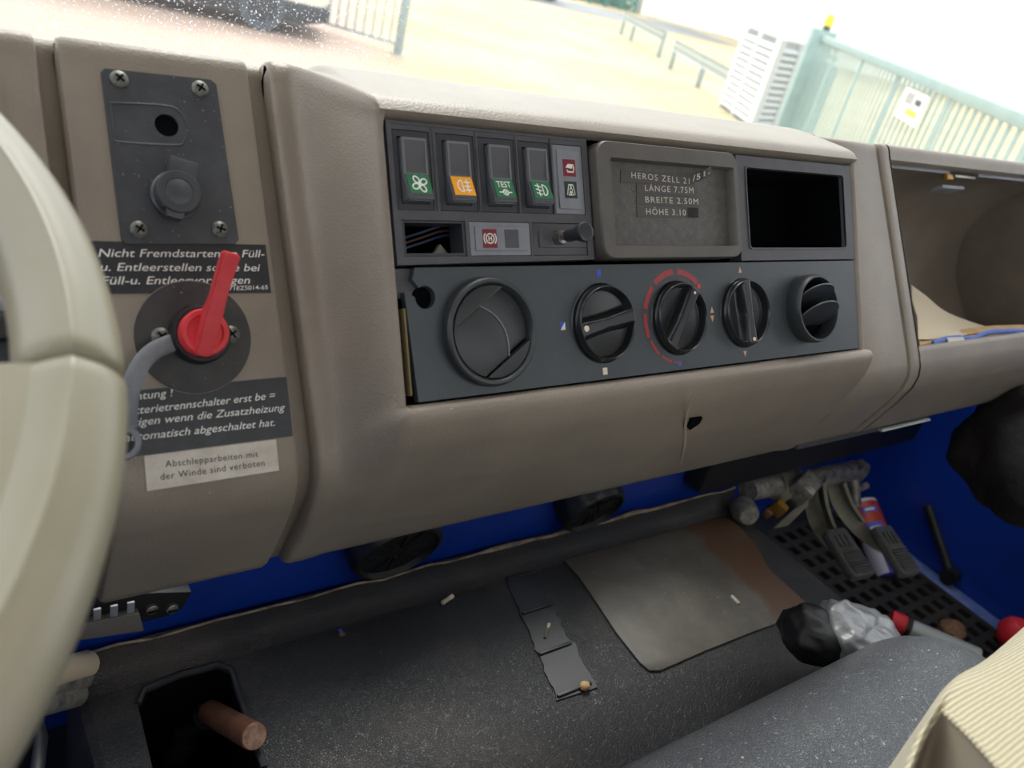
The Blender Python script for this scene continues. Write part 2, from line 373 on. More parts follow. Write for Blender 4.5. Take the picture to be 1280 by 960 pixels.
# parked car, only its low front corner shows
cw = gnd(325, 38); M['carp'] = mat('cream white car paint', 'd9d6c6', .25, coat=.5); M['tyre'] = mat('grey tyre rubber', '50565c', .8); M['carlow'] = mat('dark grey car underbody', '3c4045', .6)
bear = Vector((cw.x - CP.x, cw.y - CP.y, 0)).normalized(); cdir = Vector((bear.y, -bear.x, 0))
t = thing('car', 'cream white parked car with grey lower bumper beside the fence panel', 'car', WF_G, cw)
mb = place(cw, cdir, (0, 0, 1))
prof = [(-3.2, .32), (.55, .30), (.85, .36), (.92, .55), (.90, .78), (.6, .95), (-.2, 1.02), (-.8, 1.45), (-2.6, 1.5), (-3.2, 1.0)]
xm = mb @ Matrix(((1, 0, 0, 0), (0, 0, -1, 0), (0, 1, 0, 0), (0, 0, 0, 1)))
G().prism([(p[0], p[1]) for p in prof], -1.7, 0, .08, 3, mtx=xm).build('body', 'carp', t)
G().prism([(-3.2, .20), (.6, .2), (.95, .3), (.99, .5), (-3.2, .5)], -1.72, .03, .05, 2, mtx=xm).build('bumper', 'carlow', t)
for xx in (0, -2.5):
    w_ = G().lathe([(0, -.09), (.2, -.09), (.31, -.1), (.335, -.06), (.335, .06), (.31, .1), (.2, .09), (.18, .05), (0, .05)], 36, mtx=xm @ Matrix.Translation((xx, .33, -.05))).build('wheel', 'tyre', t)
    G().lathe([(0, .11), (.06, .1), (.19, .08), (.2, .1)], 24, mtx=xm @ Matrix.Translation((xx, .33, -.05))).build('hub_cap', 'carlow', w_)
# guard rails
def guard(px0, px1, label, posts):
    a = gnd(*px0); b = gnd(*px1); d = b - a; d.z = 0; ln = d.length; d.normalize()
    t = thing('guard_rail', label, 'guard rail', WF_G, a, 'guard rails along the yard edge'); mb = place(a, d, (0, 0, 1))
    prof = [(-.03, .45), (.03, .49), (.03, .53), (-.02, .57), (-.02, .61), (.03, .65), (.03, .69), (-.03, .73)]
    rows = [[mb @ Vector((x, p[0], p[1])) for p in prof + [(p[0] - .012, p[1]) for p in prof[::-1]]] for x in (0, ln)]
    G().grid(rows, closed=True).build('rail', 'galv2', t)
    for q in posts: G().box(q * ln - .05, q * ln + .05, .0, .12, 0, .7, .006, mtx=mb).build('post', 'galv', t)
guard((773, 42), (822, 72), 'farthest low galvanised guard rail at the yard edge', (.02, .3, .97))
guard((833, 84), (905, 133), 'nearer low galvanised guard rail leading towards the louvred container', (.03, .55, .98))
# far white hall behind the rails
wa = gnd(800, 18); wdist = (Vector((wa.x, wa.y)) - Vector((CP.x, CP.y))).length
t = thing('warehouse', 'long plain white clad hall beyond the guard rails', 'building', WF_G, wa)
r1 = ray(1500, 40, 60); dd = Vector((r1.x - wa.x, r1.y - wa.y, 0)).normalized(); mb = place(wa, dd, (0, 0, 1))
G().box(0, 70, 0, 20, 0, 9, .02, mtx=mb).build('wall', 'whitewall', t)
for i in range(12): G().box(i * 6, i * 6 + .25, -.06, 0, 0, 9, mtx=mb).build('cladding_rib', 'whitewall', t)
G().box(-.3, 70.3, -.4, 20.3, 9, 9.35, .03, mtx=mb).build('roof', 'galv2', t)
# hedge and mesh fence across the road
M['hedge'] = mat('hedge leaves', '5c7a52', .8, col2='7d9a62', nscale=14)
ha = gnd(700, -4); hb = gnd(792, 16); d = hb - ha; d.z = 0; ln = d.length; d.normalize(); mb = place(ha, d, (0, 0, 1))
g = G()
for i in range(2600):
    x = random.uniform(-4, ln + 1); y = random.gauss(1.8, .35); z = random.uniform(0, 1.25); s = .13; q = Vector((random.gauss(0, 1), random.gauss(0, 1), random.gauss(0, 1))).normalized(); u = q.orthogonal() * s; v = q.cross(u)
    c = Vector((x, y, z)); g.add([mb @ (c + u), mb @ (c + v), mb @ (c - u), mb @ (c - v)], [(0, 1, 2, 3)])
tag(g.build('hedge', 'hedge', None, WF_G), 'low green hedge across the grey road', 'hedge')
t = thing('mesh_fence', 'teal green mesh fence standing in front of the far hedge', 'fence', WF_G, hb)
M['teal'] = mat('teal fence paint', '4f8a86', .6); M['ochre'] = mat('ochre banner', 'c9a24a', .6)
for i in range(5): G().box(ln - .1 - i * 1.1, ln - i * 1.1, -.1, 0, 0, 1.8, mtx=mb).build('post', 'teal', t)
for i in range(44): G().box(ln - 4.5 + i * .1, ln - 4.5 + i * .1 + .02, -.07, -.04, .1, 1.7, mtx=mb).build('wire', 'teal', t)
G().box(ln - 2.4, ln - .2, -.13, -.1, 1.1, 1.6, mtx=mb).build('banner', 'ochre', t)
ca = gnd(690, 3); t = thing('parked_car', 'far silver car standing on the grey road by the hedge', 'car', WF_G, ca); mb = place(ca, d, (0, 0, 1)) @ Matrix(((1, 0, 0, 0), (0, 0, -1, 0), (0, 1, 0, 0), (0, 0, 0, 1)))
M['silver'] = mat('silver car paint', 'a9adb0', .3, .4)
G().prism([(-3.4, .3), (.7, .3), (.8, .7), (.3, .95), (-.5, 1.4), (-2.5, 1.4), (-3.4, .9)], -1.7, 0, .06, 2, mtx=mb).build('body', 'silver', t)
for xx in (-.1, -2.6): G().lathe([(0, -.1), (.3, -.1), (.33, 0), (.3, .1), (.2, .1), (.18, .06), (0, .06)], 24, mtx=mb @ Matrix.Translation((xx, .33, 0))).build('wheel', 'tyre', t)

# louvred container: two visible sides of stacked horizontal louvres
def pz(px, py, hd):   # point on a sight line at horizontal distance hd from the camera
    d = RC.transposed() @ Vector(((px - 640) / FPX, (py - 480) / FPX, 1)); k = hd / Vector((d.x, d.y)).length; p = CP + d * k; return Vector((p.x, p.y, p.z - H0 + 2.0))
c0 = pz(936, 36, 19.0); c1 = pz(978, 50, 17.0); c2 = pz(1020, 66, 18.5)
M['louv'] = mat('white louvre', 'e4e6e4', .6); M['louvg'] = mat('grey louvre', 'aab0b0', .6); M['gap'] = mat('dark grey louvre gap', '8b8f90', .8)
t = thing('louvred_container', 'pale box with rows of horizontal louvres behind the green gate', 'container', WF_G, (c1.x, c1.y, 0))
top = c1.z
def louvre_side(a, b, mname, nrow):
    d = Vector((b.x - a.x, b.y - a.y, 0)); ln = d.length; d.normalize(); n = Vector((d.y, -d.x, 0)); 
    if n.dot(Vector((CP.x, CP.y, 0)) - a) < 0: n = -n
    mb = place((a.x, a.y, 0), d, (0, 0, 1)); s = 1 if mb.to_3x3() @ Vector((0, 1, 0)) @ n > 0 else -1
    G().box(0, ln, min(0, -s * .05), max(0, -s * .05), 0, top, mtx=mb).build('back_panel', 'gap', t)
    for i in range(nrow):
        z = .06 + i * (top - .15) / nrow; h = (top - .15) / nrow
        b0 = [(0, z + .01), (s * .07, z + .01), (s * .05, z + h * .62), (0, z + h * .75)]
        vs = [mb @ Vector((x, p[0], p[1])) for x in (.02, ln - .02) for p in b0]
        G().add(vs, [(0, 1, 5, 4), (1, 2, 6, 5), (2, 3, 7, 6), (3, 0, 4, 7), (0, 3, 2, 1), (4, 5, 6, 7)]).build('louvre', mname, t)
    for x in (0, ln): G().box(x - .05, x + .05, min(0, s * .08), max(0, s * .08), 0, top, mtx=mb).build('corner_post', mname, t)
    G().box(ln * .45, ln * .45 + .06, min(0, s * .08), max(0, s * .08), 0, top, mtx=mb).build('upright', mname, t)
louvre_side(c0, c1, 'louv', 12); louvre_side(c1, c2, 'louvg', 12)

# sliding gate
ga = pz(1028, 54, 13.0); gb = pz(1330, 133, 5.6); gt = (ga.z + gb.z) / 2
d = Vector((gb.x - ga.x, gb.y - ga.y, 0)); gl = d.length; d.normalize(); mb = place((ga.x, ga.y, 0), d, (0, 0, 1))
t = thing('sliding_gate', 'pale green sliding gate of close upright bars', 'gate', WF_G, (ga.x, ga.y, 0))
G().box(-.15, gl + .5, -.03, .03, gt - .085, gt, .008, mtx=mb).build('top_rail', 'fgreen', t)
G().box(-.15, gl + .5, -.06, .06, .1, .28, .008, mtx=mb).build('bottom_rail', 'fgreen', t)
G().box(-.35, -.05, -.16, .16, 0, gt + .06, .01, mtx=mb).build('end_post', 'fgreen', t)
nb = int(gl / .16)
for i in range(nb):
    x = .06 + i * .16; wdt = .11 if i % 10 == 6 else .05
    G().box(x, x + wdt, -.006, .006, .28, gt - .08, mtx=mb).build('bar', 'fgreen', t)
# mesh infill leaf slid behind its far end
G().box(0, 1.1, .1, .12, .2, gt - .3, mtx=mb).build('infill_sheet', 'fgreen', t)
for i in range(12):
    G().box(.3, .8, .08, .1, .35 + i * .13, .40 + i * .13, mtx=mb).build('infill_slot', 'galv', t)
def gate_x(px, py, w):
    n = mb.to_3x3() @ Vector((0, 1, 0)); dr = RC.transposed() @ Vector(((px - 640) / FPX, (py - 480) / FPX, 1)); o = Vector((ga.x, ga.y, H0 - 2.0)); k = (o + n * w - CP).dot(n) / dr.dot(n); p = CP + dr * k
    return (p - o).dot(mb.to_3x3() @ Vector((1, 0, 0))), p.z - (H0 - 2.0)
s0 = gate_x(1128, 115, -.04); s1 = gate_x(1148, 166, -.04); s2 = gate_x(1158, 120, -.04)
sx0 = (gate_x(1118, 158, -.04)[0] + s0[0]) / 2; sx1 = (s2[0] + s1[0]) / 2; z0 = s1[1] + .02; z1 = s2[1]
t = thing('gate_sign', 'white notice with a yellow square hung on the green gate', 'sign', WF_G, mb @ Vector((sx0, -.05, z0)))
G().box(sx0, sx1, -.05, -.04, z0, z1, mtx=mb).build('board', 'whitewall', t)
M['yellow'] = mat('yellow print', 'f0d820', .5)
zz = z1 - z0; ww = sx1 - sx0
G().box(sx0 + ww * .38, sx0 + ww * .85, -.054, -.05, z0 + zz * .22, z0 + zz * .42, mtx=mb).build('yellow_square', 'yellow', t)
for i in range(5): G().box(sx0 + ww * .15, sx0 + ww * .5, -.054, -.05, z0 + zz * (.55 + i * .08), z0 + zz * (.58 + i * .08), mtx=mb).build('printed_line', 'ink', t)
G().box(sx0 + ww * .6, sx0 + ww * .85, -.054, -.05, z0 + zz * .6, z0 + zz * .8, mtx=mb).build('printed_line', 'ink', t)
t = thing('beacon', 'yellow warning beacon on the end of the green gate', 'beacon', WF_G, mb @ Vector((-.2, 0, gt + .06)))
cc = mb @ Vector((-.1, 0, gt + .06))
G().lathe([(0, 0), (.05, 0), (.05, .05), (0, .05)], 16, c=cc).build('socket', 'carlow', t)
M['amber'] = mat('yellow lens', 'e8d90a', .3)
G().lathe([(.045, .05), (.06, .07), (.055, .16), (.03, .2), (0, .21)], 16, c=cc).build('lens', 'amber', t)

# ================================================================ the cab shell
M['lining'] = mat('light grey cab lining', 'b9b6ae', .8)
def sbox(name, x0, x1, y0, y1, z0, z1, m='lining', bev=0): return struct(G().box(x0, x1, y0, y1, z0, z1, bev).build(name, m))
LX, RX = -.78, 1.38; BY = -1.05
sbox('floor', LX, RX, BY, .33, -.84, -.80, 'matb')
sbox('ceiling', LX - .05, RX + .05, BY, .16, .82, .86)
sbox('wall_back', LX, RX, BY - .05, BY, -.8, .2)
sbox('trim_1', LX, RX, BY - .05, BY, .5, .82)
sbox('wall_front', LX, RX, .30, .34, -.84, -.10, 'bluep')
sbox('wall_left', LX - .05, LX, BY, .33, -.84, .0, 'bluep')
sbox('trim_7', LX - .05, LX, BY, -.62, .0, .82)
sbox('trim_8', RX, RX + .05, BY, -.62, -.0, .82)
sbox('trim_9', LX - .05, LX, -.62, .2, .68, .82)
sbox('trim_10', RX, RX + .05, -.62, .2, .68, .82)
sbox('wall_right', RX, RX + .05, BY, -.02, -.84, -.0, 'bluep')
sbox('trim_11', RX, RX + .05, -.02, .33, -.84, -.14, 'bluep')
for i, (x, y) in enumerate(((LX, -.02), (RX, -.02), (LX, BY), (RX, BY))):
    struct(G().box(x - .05, x + .04, y - .05, y + .06, -.12, .82, .01).build('trim_%d' % (i + 2), 'bluep'))
# windscreen
def glass_mat():
    m = bpy.data.materials.new('windscreen glass'); m.use_nodes = True; nt = m.node_tree; N = nt.nodes; L = nt.links; N.clear()
    out = N.new('ShaderNodeOutputMaterial'); tr = N.new('ShaderNodeBsdfTransparent'); tr.inputs[0].default_value = (.97, .99, .98, 1); gl = N.new('ShaderNodeBsdfGlossy'); gl.inputs['Roughness'].default_value = .02
    fr = N.new('ShaderNodeFresnel'); fr.inputs['IOR'].default_value = 1.45; mf = N.new('ShaderNodeMath'); mf.operation = 'MULTIPLY'; mf.inputs[1].default_value = .6; L.new(fr.outputs[0], mf.inputs[0])
    mx = N.new('ShaderNodeMixShader'); L.new(mf.outputs[0], mx.inputs[0]); L.new(tr.outputs[0], mx.inputs[1]); L.new(gl.outputs[0], mx.inputs[2])
    df = N.new('ShaderNodeBsdfDiffuse'); df.inputs[0].default_value = (.9, .92, .95, 1); dt = N.new('ShaderNodeBsdfTranslucent'); dt.inputs[0].default_value = (.9, .92, .95, 1); ad = N.new('ShaderNodeMixShader'); L.new(df.outputs[0], ad.inputs[1]); L.new(dt.outputs[0], ad.inputs[2])
    tc = N.new('ShaderNodeTexCoord'); n = N.new('ShaderNodeTexNoise'); n.inputs['Scale'].default_value = 520; n.inputs['Detail'].default_value = 2; L.new(tc.outputs['Object'], n.inputs['Vector'])
    r = N.new('ShaderNodeValToRGB'); r.color_ramp.elements[0].position = .57; r.color_ramp.elements[1].position = .72; L.new(n.outputs['Fac'], r.inputs[0])
    # dried spray, thick at the driver's end and fading away from it
    sx = N.new('ShaderNodeSeparateXYZ'); L.new(tc.outputs['Object'], sx.inputs[0]); mr = N.new('ShaderNodeMapRange'); L.new(sx.outputs['X'], mr.inputs['Value']); mr.inputs['From Min'].default_value = .0; mr.inputs['From Max'].default_value = .42; mr.inputs['To Min'].default_value = .75; mr.inputs['To Max'].default_value = .0
    mm = N.new('ShaderNodeMath'); mm.operation = 'MULTIPLY'; L.new(r.outputs[0], mm.inputs[0]); L.new(mr.outputs[0], mm.inputs[1])
    hz = N.new('ShaderNodeMath'); hz.operation = 'ADD'; L.new(mm.outputs[0], hz.inputs[0]); hz.inputs[1].default_value = .05; hz.use_clamp = True
    mo = N.new('ShaderNodeMixShader'); L.new(hz.outputs[0], mo.inputs[0]); L.new(mx.outputs[0], mo.inputs[1]); L.new(ad.outputs[0], mo.inputs[2]); L.new(mo.outputs[0], out.inputs['Surface'])
    return m
M['glass'] = glass_mat()
g = G(); g.add([(LX, .27, -.08), (RX, .27, -.08), (RX, .15, .82), (LX, .15, .82)], [(0, 1, 2, 3)])
struct(g.build('window_1', 'glass'))
for i, x in enumerate((LX, RX)):
    g = G(); g.add([(x, .27, -.08), (x, .0, -.08), (x, .0, .82), (x, .15, .82)], [(0, 1, 2, 3)]); struct(g.build('window_%d' % (i + 2), 'glass'))

# ================================================================ dashboard mouldings
pA_top = [(.112, -.035), (.092, -.006), (.080, .0035), (.0740, .0072), (.0685, .0078), (.0650, .0050), (.0625, .0012), (.0602, -.0026)]
pA_face = [(.0602, -.0026), (-.0625, -.1688)]
pA_bot = [(-.0625, -.1688), (-.0705, -.181), (-.0742, -.192), (-.0735, -.206), (-.066, -.230), (-.050, -.270), (-.046, -.279), (-.040, -.283), (-.02, -.284)]
def pw(v, w): # point of the panel surface frame -> (Y, Z)
    t = math.radians(30.44); return (-v * math.sin(t) - w * math.cos(t), -v * math.cos(t) + w * math.sin(t))
pC_top = [(.112, -.035), (.092, -.002), (.080, .0095), (.068, .0112), (.035, .0118), (.006, .0112), (-.002, .0085), (-.0052, .003), pw(-.001, .003)]
pC_face = [pw(-.001, .003), pw(HH + .001, .003)]
pC_bot = [pw(HH + .001, .003), pw(HH + .002, .009), pw(HH + .006, .0125), (-.0975, -.157), (-.0945, -.170), (-.085, -.200), (-.066, -.243), (-.050, -.272), (-.046, -.279), (-.040, -.283), (-.02, -.284)]
def yz(p): return [Vector((0, q[0], q[1])) for q in p]
def full(a, b, c): return resample(yz(a), 22) + resample(yz(b), 26)[1:] + resample(yz(c), 30)[1:]
FA = full(pA_top, pA_face, pA_bot); FC = full(pC_top, pC_face, pC_bot)
def shell(g, prof, xs, edge=.0035, depth=.02):
    """profile swept along x with rounded, returned ends"""
    cen = Vector((0, .06, -.15)); rows = []; n = len(prof)
    nor = []
    for i in range(n):
        t = (prof[min(i + 1, n - 1)] - prof[max(i - 1, 0)]); q = Vector((0, t.z, -t.y)).normalized(); nor.append(-q if q.dot(prof[i] - cen) < 0 else q)
    x0, x1 = xs
    st = [(x0, -depth), (x0, -edge), (x0 + edge * .3, -edge * .3), (x0 + edge, 0), (x1 - edge, 0), (x1 - edge * .3, -edge * .3), (x1, -edge), (x1, -depth)]
    for x, o in st: rows.append([Vector((x, p.y, p.z)) + nor[i] * o for i, p in enumerate(prof)])
    g.grid(rows); return g
def solid_side(g, prof, x, y=.05):
    return g
# inner carrier that closes the joints between the mouldings
def carrier(x0, x1, label):
    g = G(); g.grid([[Vector((x, p.y + .012, p.z - .005)) for p in FA] for x in (x0, x1)])
    tag(g.build('dashboard_carrier', 'dash'), label, 'dashboard')
carrier(-.1640, -.1500, 'plain dashboard carrier showing in the joint between switch column and gauge cowl')
carrier(-.0580, -.0400, 'plain dashboard carrier showing in the joint left of the centre console')

# left column
XL0, XL1 = -.1535, -.0545
t = col_t = thing('switch_column', 'narrow brown grey dashboard column carrying stickers and a black plate', 'dashboard', AF, ((XL0 + XL1) / 2, 0, 0))
g = G(); shell(g, FA, (XL0, XL1))
def wf_to(par_fr, g):   # world frame coordinates -> surface frame
    inv = par_fr.M.inverted(); g.v = [inv @ (WF.M @ v) for v in g.v]; return g
wf_to(AF, g).build('column_body', 'dash', col_t)
# stickers
def sticker(par, fr, corners, w, m, name='sticker'):
    pts = [fr.at(x, y, w) for x, y in corners][::-1]
    if sum(pts[i].x * pts[(i + 1) % 4].y - pts[(i + 1) % 4].x * pts[i].y for i in range(4)) < 0: pts = pts[::-1]
    return G().prism([v2(p) for p in pts], 0, w).build(name, m, par)
s1 = sticker(col_t, AF, [(113, 301), (332, 306), (339, 366), (131, 367)], .0005, 'stick'); s1['label'] = 'black sticker with three lines of white German writing'
w = .0007
lettering(s1, AF, 'Nicht Fremdstarten an Füll-', (123, 321), (331, 321.5), .0042, w, 'white', .25, .002)
lettering(s1, AF, 'u. Entleerstellen sowie bei', (126, 338.5), (326, 339), .0042, w, 'white', .25, .002)
lettering(s1, AF, 'Füll-u. Entleervorgängen', (127, 355.5), (313, 354.5), .0042, w, 'white', .25, .002)
lettering(s1, AF, '71EZ5014-65', (287, 363), (335, 361.5), .0024, w, 'white', .1, .002)
s2 = sticker(col_t, AF, [(146, 490), (358, 471), (366, 545), (150, 573)], .0005, 'stick'); s2['label'] = 'black sticker with four slanting lines of white German writing'
lettering(s2, AF, 'Achtung !', (150, 502), (217, 495), .0040, w, 'white', .2, .002)
lettering(s2, AF, 'Batterietrennschalter erst be =', (153, 519.5), (345, 498), .0040, w, 'white', .3, .002)
lettering(s2, AF, 'tätigen wenn die Zusatzheizung', (155, 534), (357, 513), .0040, w, 'white', .3, .002)
lettering(s2, AF, 'automatisch abgeschaltet hat.', (156, 552), (344, 532), .0040, w, 'white', .3, .002)
s3 = sticker(col_t, AF, [(180, 570), (345, 549), (349, 588), (184, 614)], .0008, 'alu', 'label_plate'); s3['label'] = 'off white label plate with two lines of small grey writing'
lettering(s3, AF, 'Abschlepparbeiten mit', (207, 584), (323, 571), .0034, .0010, 'ink', 0, 0, 1.1)
lettering(s3, AF, 'der Winde sind verboten', (201, 600), (331, 582), .0034, .0010, 'ink', 0, 0, 1.1)

def screw(par, fr, c, r, w, rot=.4, m='screw'):
    s = G().lathe([(r * 1.02, 0), (r, r * .18), (r * .75, r * .42), (r * .4, r * .55), (0, r * .6)], 24, c=(c[0], c[1], w)).build('screw', m, par)
    for a in (rot, rot + PI / 2):
        mm = Matrix.Translation((c[0], c[1], w + r * .45)) @ Matrix.Rotation(a, 4, 'Z')
        G().box(-r * .55, r * .55, -r * .10, r * .10, 0, r * .2, mtx=mm).build('cross_slot', 'void', s)
    return s
# socket plate
c = AF.at(212, 196); t = thing('socket_plate', 'dusty dark grey metal plate with a capped socket and an open hole', 'plate', AF, (c.x, c.y, 0))
pl = [AF.at(*q, .001) for q in ((126, 91), (131, 86), (263, 100), (270, 106), (298, 300), (293, 305), (157, 305), (152, 300))]
hc = AF.at(208, 157, .001); hr = .0062
G().plate([v2(p) for p in pl], [circ(v2(hc), hr, 28)], 0, .0016).build('plate', 'plate', t)
G().lathe([(hr * 1.2, .0003), (0, .0003)], 28, c=(hc.x, hc.y, 0)).build('dark_hole', 'void', t)
e = [AF.at(*q, .0018) for q in ((138, 128), (200, 131), (222, 137), (235, 158), (230, 176), (218, 181), (150, 177), (143, 170))]
sp = spline([(p.x, p.y, .0016) for p in e] + [(e[0].x, e[0].y, .0016)], 5)
G().tube(sp, .0005, 8, closed=False).build('raised_outline', 'plate', t)
for q in ((149, 99), (250, 111), (174, 287), (275, 287)):
    cc = AF.at(*q, .002); screw(t, AF, cc, .0046, .0016, random.uniform(0, 1.5))
sc_ = AF.at(221, 243, .006); R_ = .0118
cap = G().lathe([(R_ * 1.1, 0), (R_ * 1.1, .003), (R_, .004), (R_, .009), (R_ * .93, .0102), (R_ * .62, .0102), (R_ * .6, .0098), (R_ * .55, .0102), (0, .0104)], 40, c=(sc_.x, sc_.y, .0016)).build('socket_cap', 'plate', t)
mm = Matrix.Translation((sc_.x, sc_.y, 0)) @ Matrix.Rotation(-.28, 4, 'Z')
G().prism([(-.0072, .006), (.0072, .006), (.0072, .0185), (-.0072, .0185)], .0062, .011, .0006, mtx=mm).build('cap_tab', 'plate', cap)
G().prism([(-.006, -.006), (.006, -.006), (.004, -.0145), (-.004, -.0145)], .0062, .011, .0006, mtx=mm).build('cap_nose', 'plate', cap)

# battery isolator with red key
DC = AF.at(243, 421, .001); DR = .0305
t = thing('battery_isolator', 'round black isolator disc with a red lever key', 'switch', AF, (DC.x, DC.y, 0))
G().lathe([(DR, 0), (DR, .0012), (DR * .985, .0018), (0, .0018)], 64, c=(DC.x, DC.y, 0)).build('disc', 'disc', t)
G().lathe([(DR * 1.004, .0002), (DR * 1.004, .0013), (DR * .99, .0013)], 64, c=(DC.x, DC.y, 0)).build('disc_rim', 'dashcut', t)
for q in ((201, 421), (289, 418)):
    cc = AF.at(*q, .002); screw(t, AF, cc, .0048, .0018, .6)
HC = AF.at(252, 418, .008)
col = G().lathe([(.0155, 0), (.0155, .006), (.0145, .008), (.013, .008)], 40, c=(HC.x, HC.y, .0018)).build('collar', 'rubber', t)
K = AF.at(257, 408, .015)
hub = G().lathe([(0, .004), (.0125, .004), (.0128, .0125), (.0118, .0142), (.0095, .0142), (.0088, .013), (0, .0128)], 40, c=(HC.x, HC.y, .0018)).build('key_hub', 'red', t)
# blade: a thick fin standing off the hub, its outer end reaching up and towards the driver
zt = .040
lo = AF.at(258, 430, .020); hi = AF.at(290, 318, zt)
d = Vector((hi.x - lo.x, hi.y - lo.y)).normalized(); n = Vector((-d.y, d.x)); th = .0032
def bl(s, z, q): p = Vector((HC.x, HC.y)) + d * s; return (p.x + n.x * q, p.y + n.y * q, z)
L_ = (Vector((hi.x, hi.y)) - Vector((HC.x, HC.y))).dot(d)
sec = [(-.013, .012, .0038), (-.013, .019, .0038), (0, .0255, .0046), (L_ * .55, .0325, .0042), (L_, zt + .0015, .0048), (L_ + .002, zt - .003, .0044), (L_ * .96, zt - .013, .0030), (L_ * .5, .020, .0030), (.012, .012, .0034)]
b = bmesh.new(); A_ = [b.verts.new(bl(s, z, q)) for s, z, q in sec]; B_ = [b.verts.new(bl(s, z, -q)) for s, z, q in sec]
b.faces.new(A_); b.faces.new(B_[::-1])
for i in range(len(sec)): j = (i + 1) % len(sec); b.faces.new((A_[i], B_[i], B_[j], A_[j]))
bmesh.ops.recalc_face_normals(b, faces=b.faces); bmesh.ops.triangulate(b, faces=[f for f in b.faces if len(f.verts) > 4])
bmesh.ops.bevel(b, geom=[e for e in b.edges if e.calc_face_angle(0) > .35], offset=.0009, segments=2, affect='EDGES')
G().bm(b).build('key_lever', 'red', t)
path = [AF.at(*q, z) for q, z in (((236, 424), .006), ((214, 429), .0065), ((192, 439), .008), ((176, 456), .010), ((164, 484), .012), ((160, 515), .011), ((160, 535), .009))]
G().tube(spline(path, 6), .0046, 10, flat=.28, up=(0, 0, 1)).build('strap', 'strap', t)
RG = AF.at(152, 553, .008); G().lathe([(.0062, -.0012), (.0085, -.0016), (.0094, 0), (.0085, .0016), (.0062, .0012), (.0062, -.0012)], 32, c=(RG.x, RG.y, .008)).build('strap_ring', 'strap', t)

# far left cowl with the gauge
t = thing('instrument_cowl', 'brown grey dashboard moulding with a dark vent behind the steering wheel', 'dashboard', AF, (-.25, 0, 0))
g = G(); shell(g, FA, (-.62, -.1625)); wf_to(AF, g).build('cowl_body', 'dash', t)
x0, x1, y0, y1 = pr(AF, -70, 92, 13, 205)
G().plate(rrect(x0, x1, y0, y1, .006), [rrect(x0 + .004, x1 - .004, y0 + .004, y1 - .004, .004)], 0, .0025, deep=.0004).build('vent_frame', 'dash', t)
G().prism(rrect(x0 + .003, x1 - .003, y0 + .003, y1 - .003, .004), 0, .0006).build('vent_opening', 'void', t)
for i in range(5): G().box(x1 - .008 - i * .008, x1 - .0068 - i * .008, y0 + .005, y1 - .005, .0006, .002).build('vent_fin', 'black', t)
gc = AF.at(-22, 470, .004); t = thing('temperature_gauge', 'round dark gauge with a degree mark beside the steering wheel', 'gauge', AF, (gc.x, gc.y, 0)); gr = .023
G().lathe([(gr * 1.12, 0), (gr * 1.12, .004), (gr * 1.06, .006), (gr, .005), (gr, .0015)], 48, c=(gc.x, gc.y, 0)).build('bezel', 'dash', t)
G().lathe([(gr, .002), (0, .002)], 48, c=(gc.x, gc.y, 0)).build('dial_face', 'plate', t)
letters(t, '°C', (AF.at(3, 466, .002).x, AF.at(3, 466, .002).y), (AF.at(12, 465, .002).x, AF.at(12, 465, .002).y), .004, .0022, 'white')
p = AF.at(2, 402, .012); t = thing('switch_stalk', 'short black stalk with a pale cap behind the steering wheel rim', 'switch', AF, (p.x, p.y, 0))
G().box(p.x - .04, p.x + .006, p.y - .009, p.y + .004, .002, .016, .003).build('stalk', 'black', t)
G().box(p.x - .045, p.x + .003, p.y + .004, p.y + .012, .002, .014, .003).build('stalk_cap', 'lgrey', t)

# centre console moulding
t = con = thing('centre_console', 'large brown grey centre dashboard moulding bulging around the instrument panel', 'dashboard', PAN, (W / 2, 0, 0))
XC0, XC1 = -.0432, .4975
g = G(); rows = []
cenp = Vector((0, .06, -.15))
def inset(prof, o):
    n = len(prof); out = []
    for i in range(n):
        tt = (prof[min(i + 1, n - 1)] - prof[max(i - 1, 0)]); q = Vector((0, tt.z, -tt.y)).normalized(); q = -q if q.dot(prof[i] - cenp) < 0 else q; out.append(prof[i] + q * o)
    return out
FA2 = inset(FA, .0015)
for x, o in ((XC0, -.02), (XC0, -.003), (XC0 + .001, -.001), (XC0 + .0035, 0)): rows.append([Vector((x, p.y, p.z)) for p in inset(FA2, o)])
ns = 26
for i in range(1, ns + 1):
    x = lerp(XC0 + .0035, -.0035, i / ns); k = smooth((x + .033) / .0300)
    rows.append([Vector((x, lerp(a.y, c.y, k), lerp(a.z, c.z, k))) for a, c in zip(FA2, FC)])
for x, o in ((-.0015, -.0006), (-.0004, -.0022), (0, -.004)):
    q = [p.copy() for p in FC]; lo_, hi_ = 22, 46
    rows.append([Vector((x, p.y, p.z)) if not (lo_ <= i <= hi_) else Vector((x, p.y, p.z)) + Vector(WF.M.to_3x3().inverted() @ PAN.ez) * o for i, p in enumerate(q)])
g.grid(rows)
q = rows[-1]; g.grid([q[21:48], [p - PAN.ez * .06 for p in q[21:48]]])      # return into the recess
top = resample(yz(pC_top), 22); bot = resample(yz(pC_bot), 30)
top = top + [top[-1] - PAN.ez * .06]; bot = [bot[0] - PAN.ez * .06] + bot
for pf in (top, bot): g.grid([[Vector((lerp(0, W, i / 8), p.y, p.z)) for p in pf] for i in range(9)])
rows = []
for x, o in ((W, -.004), (W + .0004, -.0022), (W + .0015, -.0006)):
    rows.append([Vector((x, p.y, p.z)) if not (22 <= i <= 46) else Vector((x, p.y, p.z)) + PAN.ez * o for i, p in enumerate(FC)])
q = rows[0]; g.grid([q[21:48], [p - PAN.ez * .06 for p in q[21:48]]])
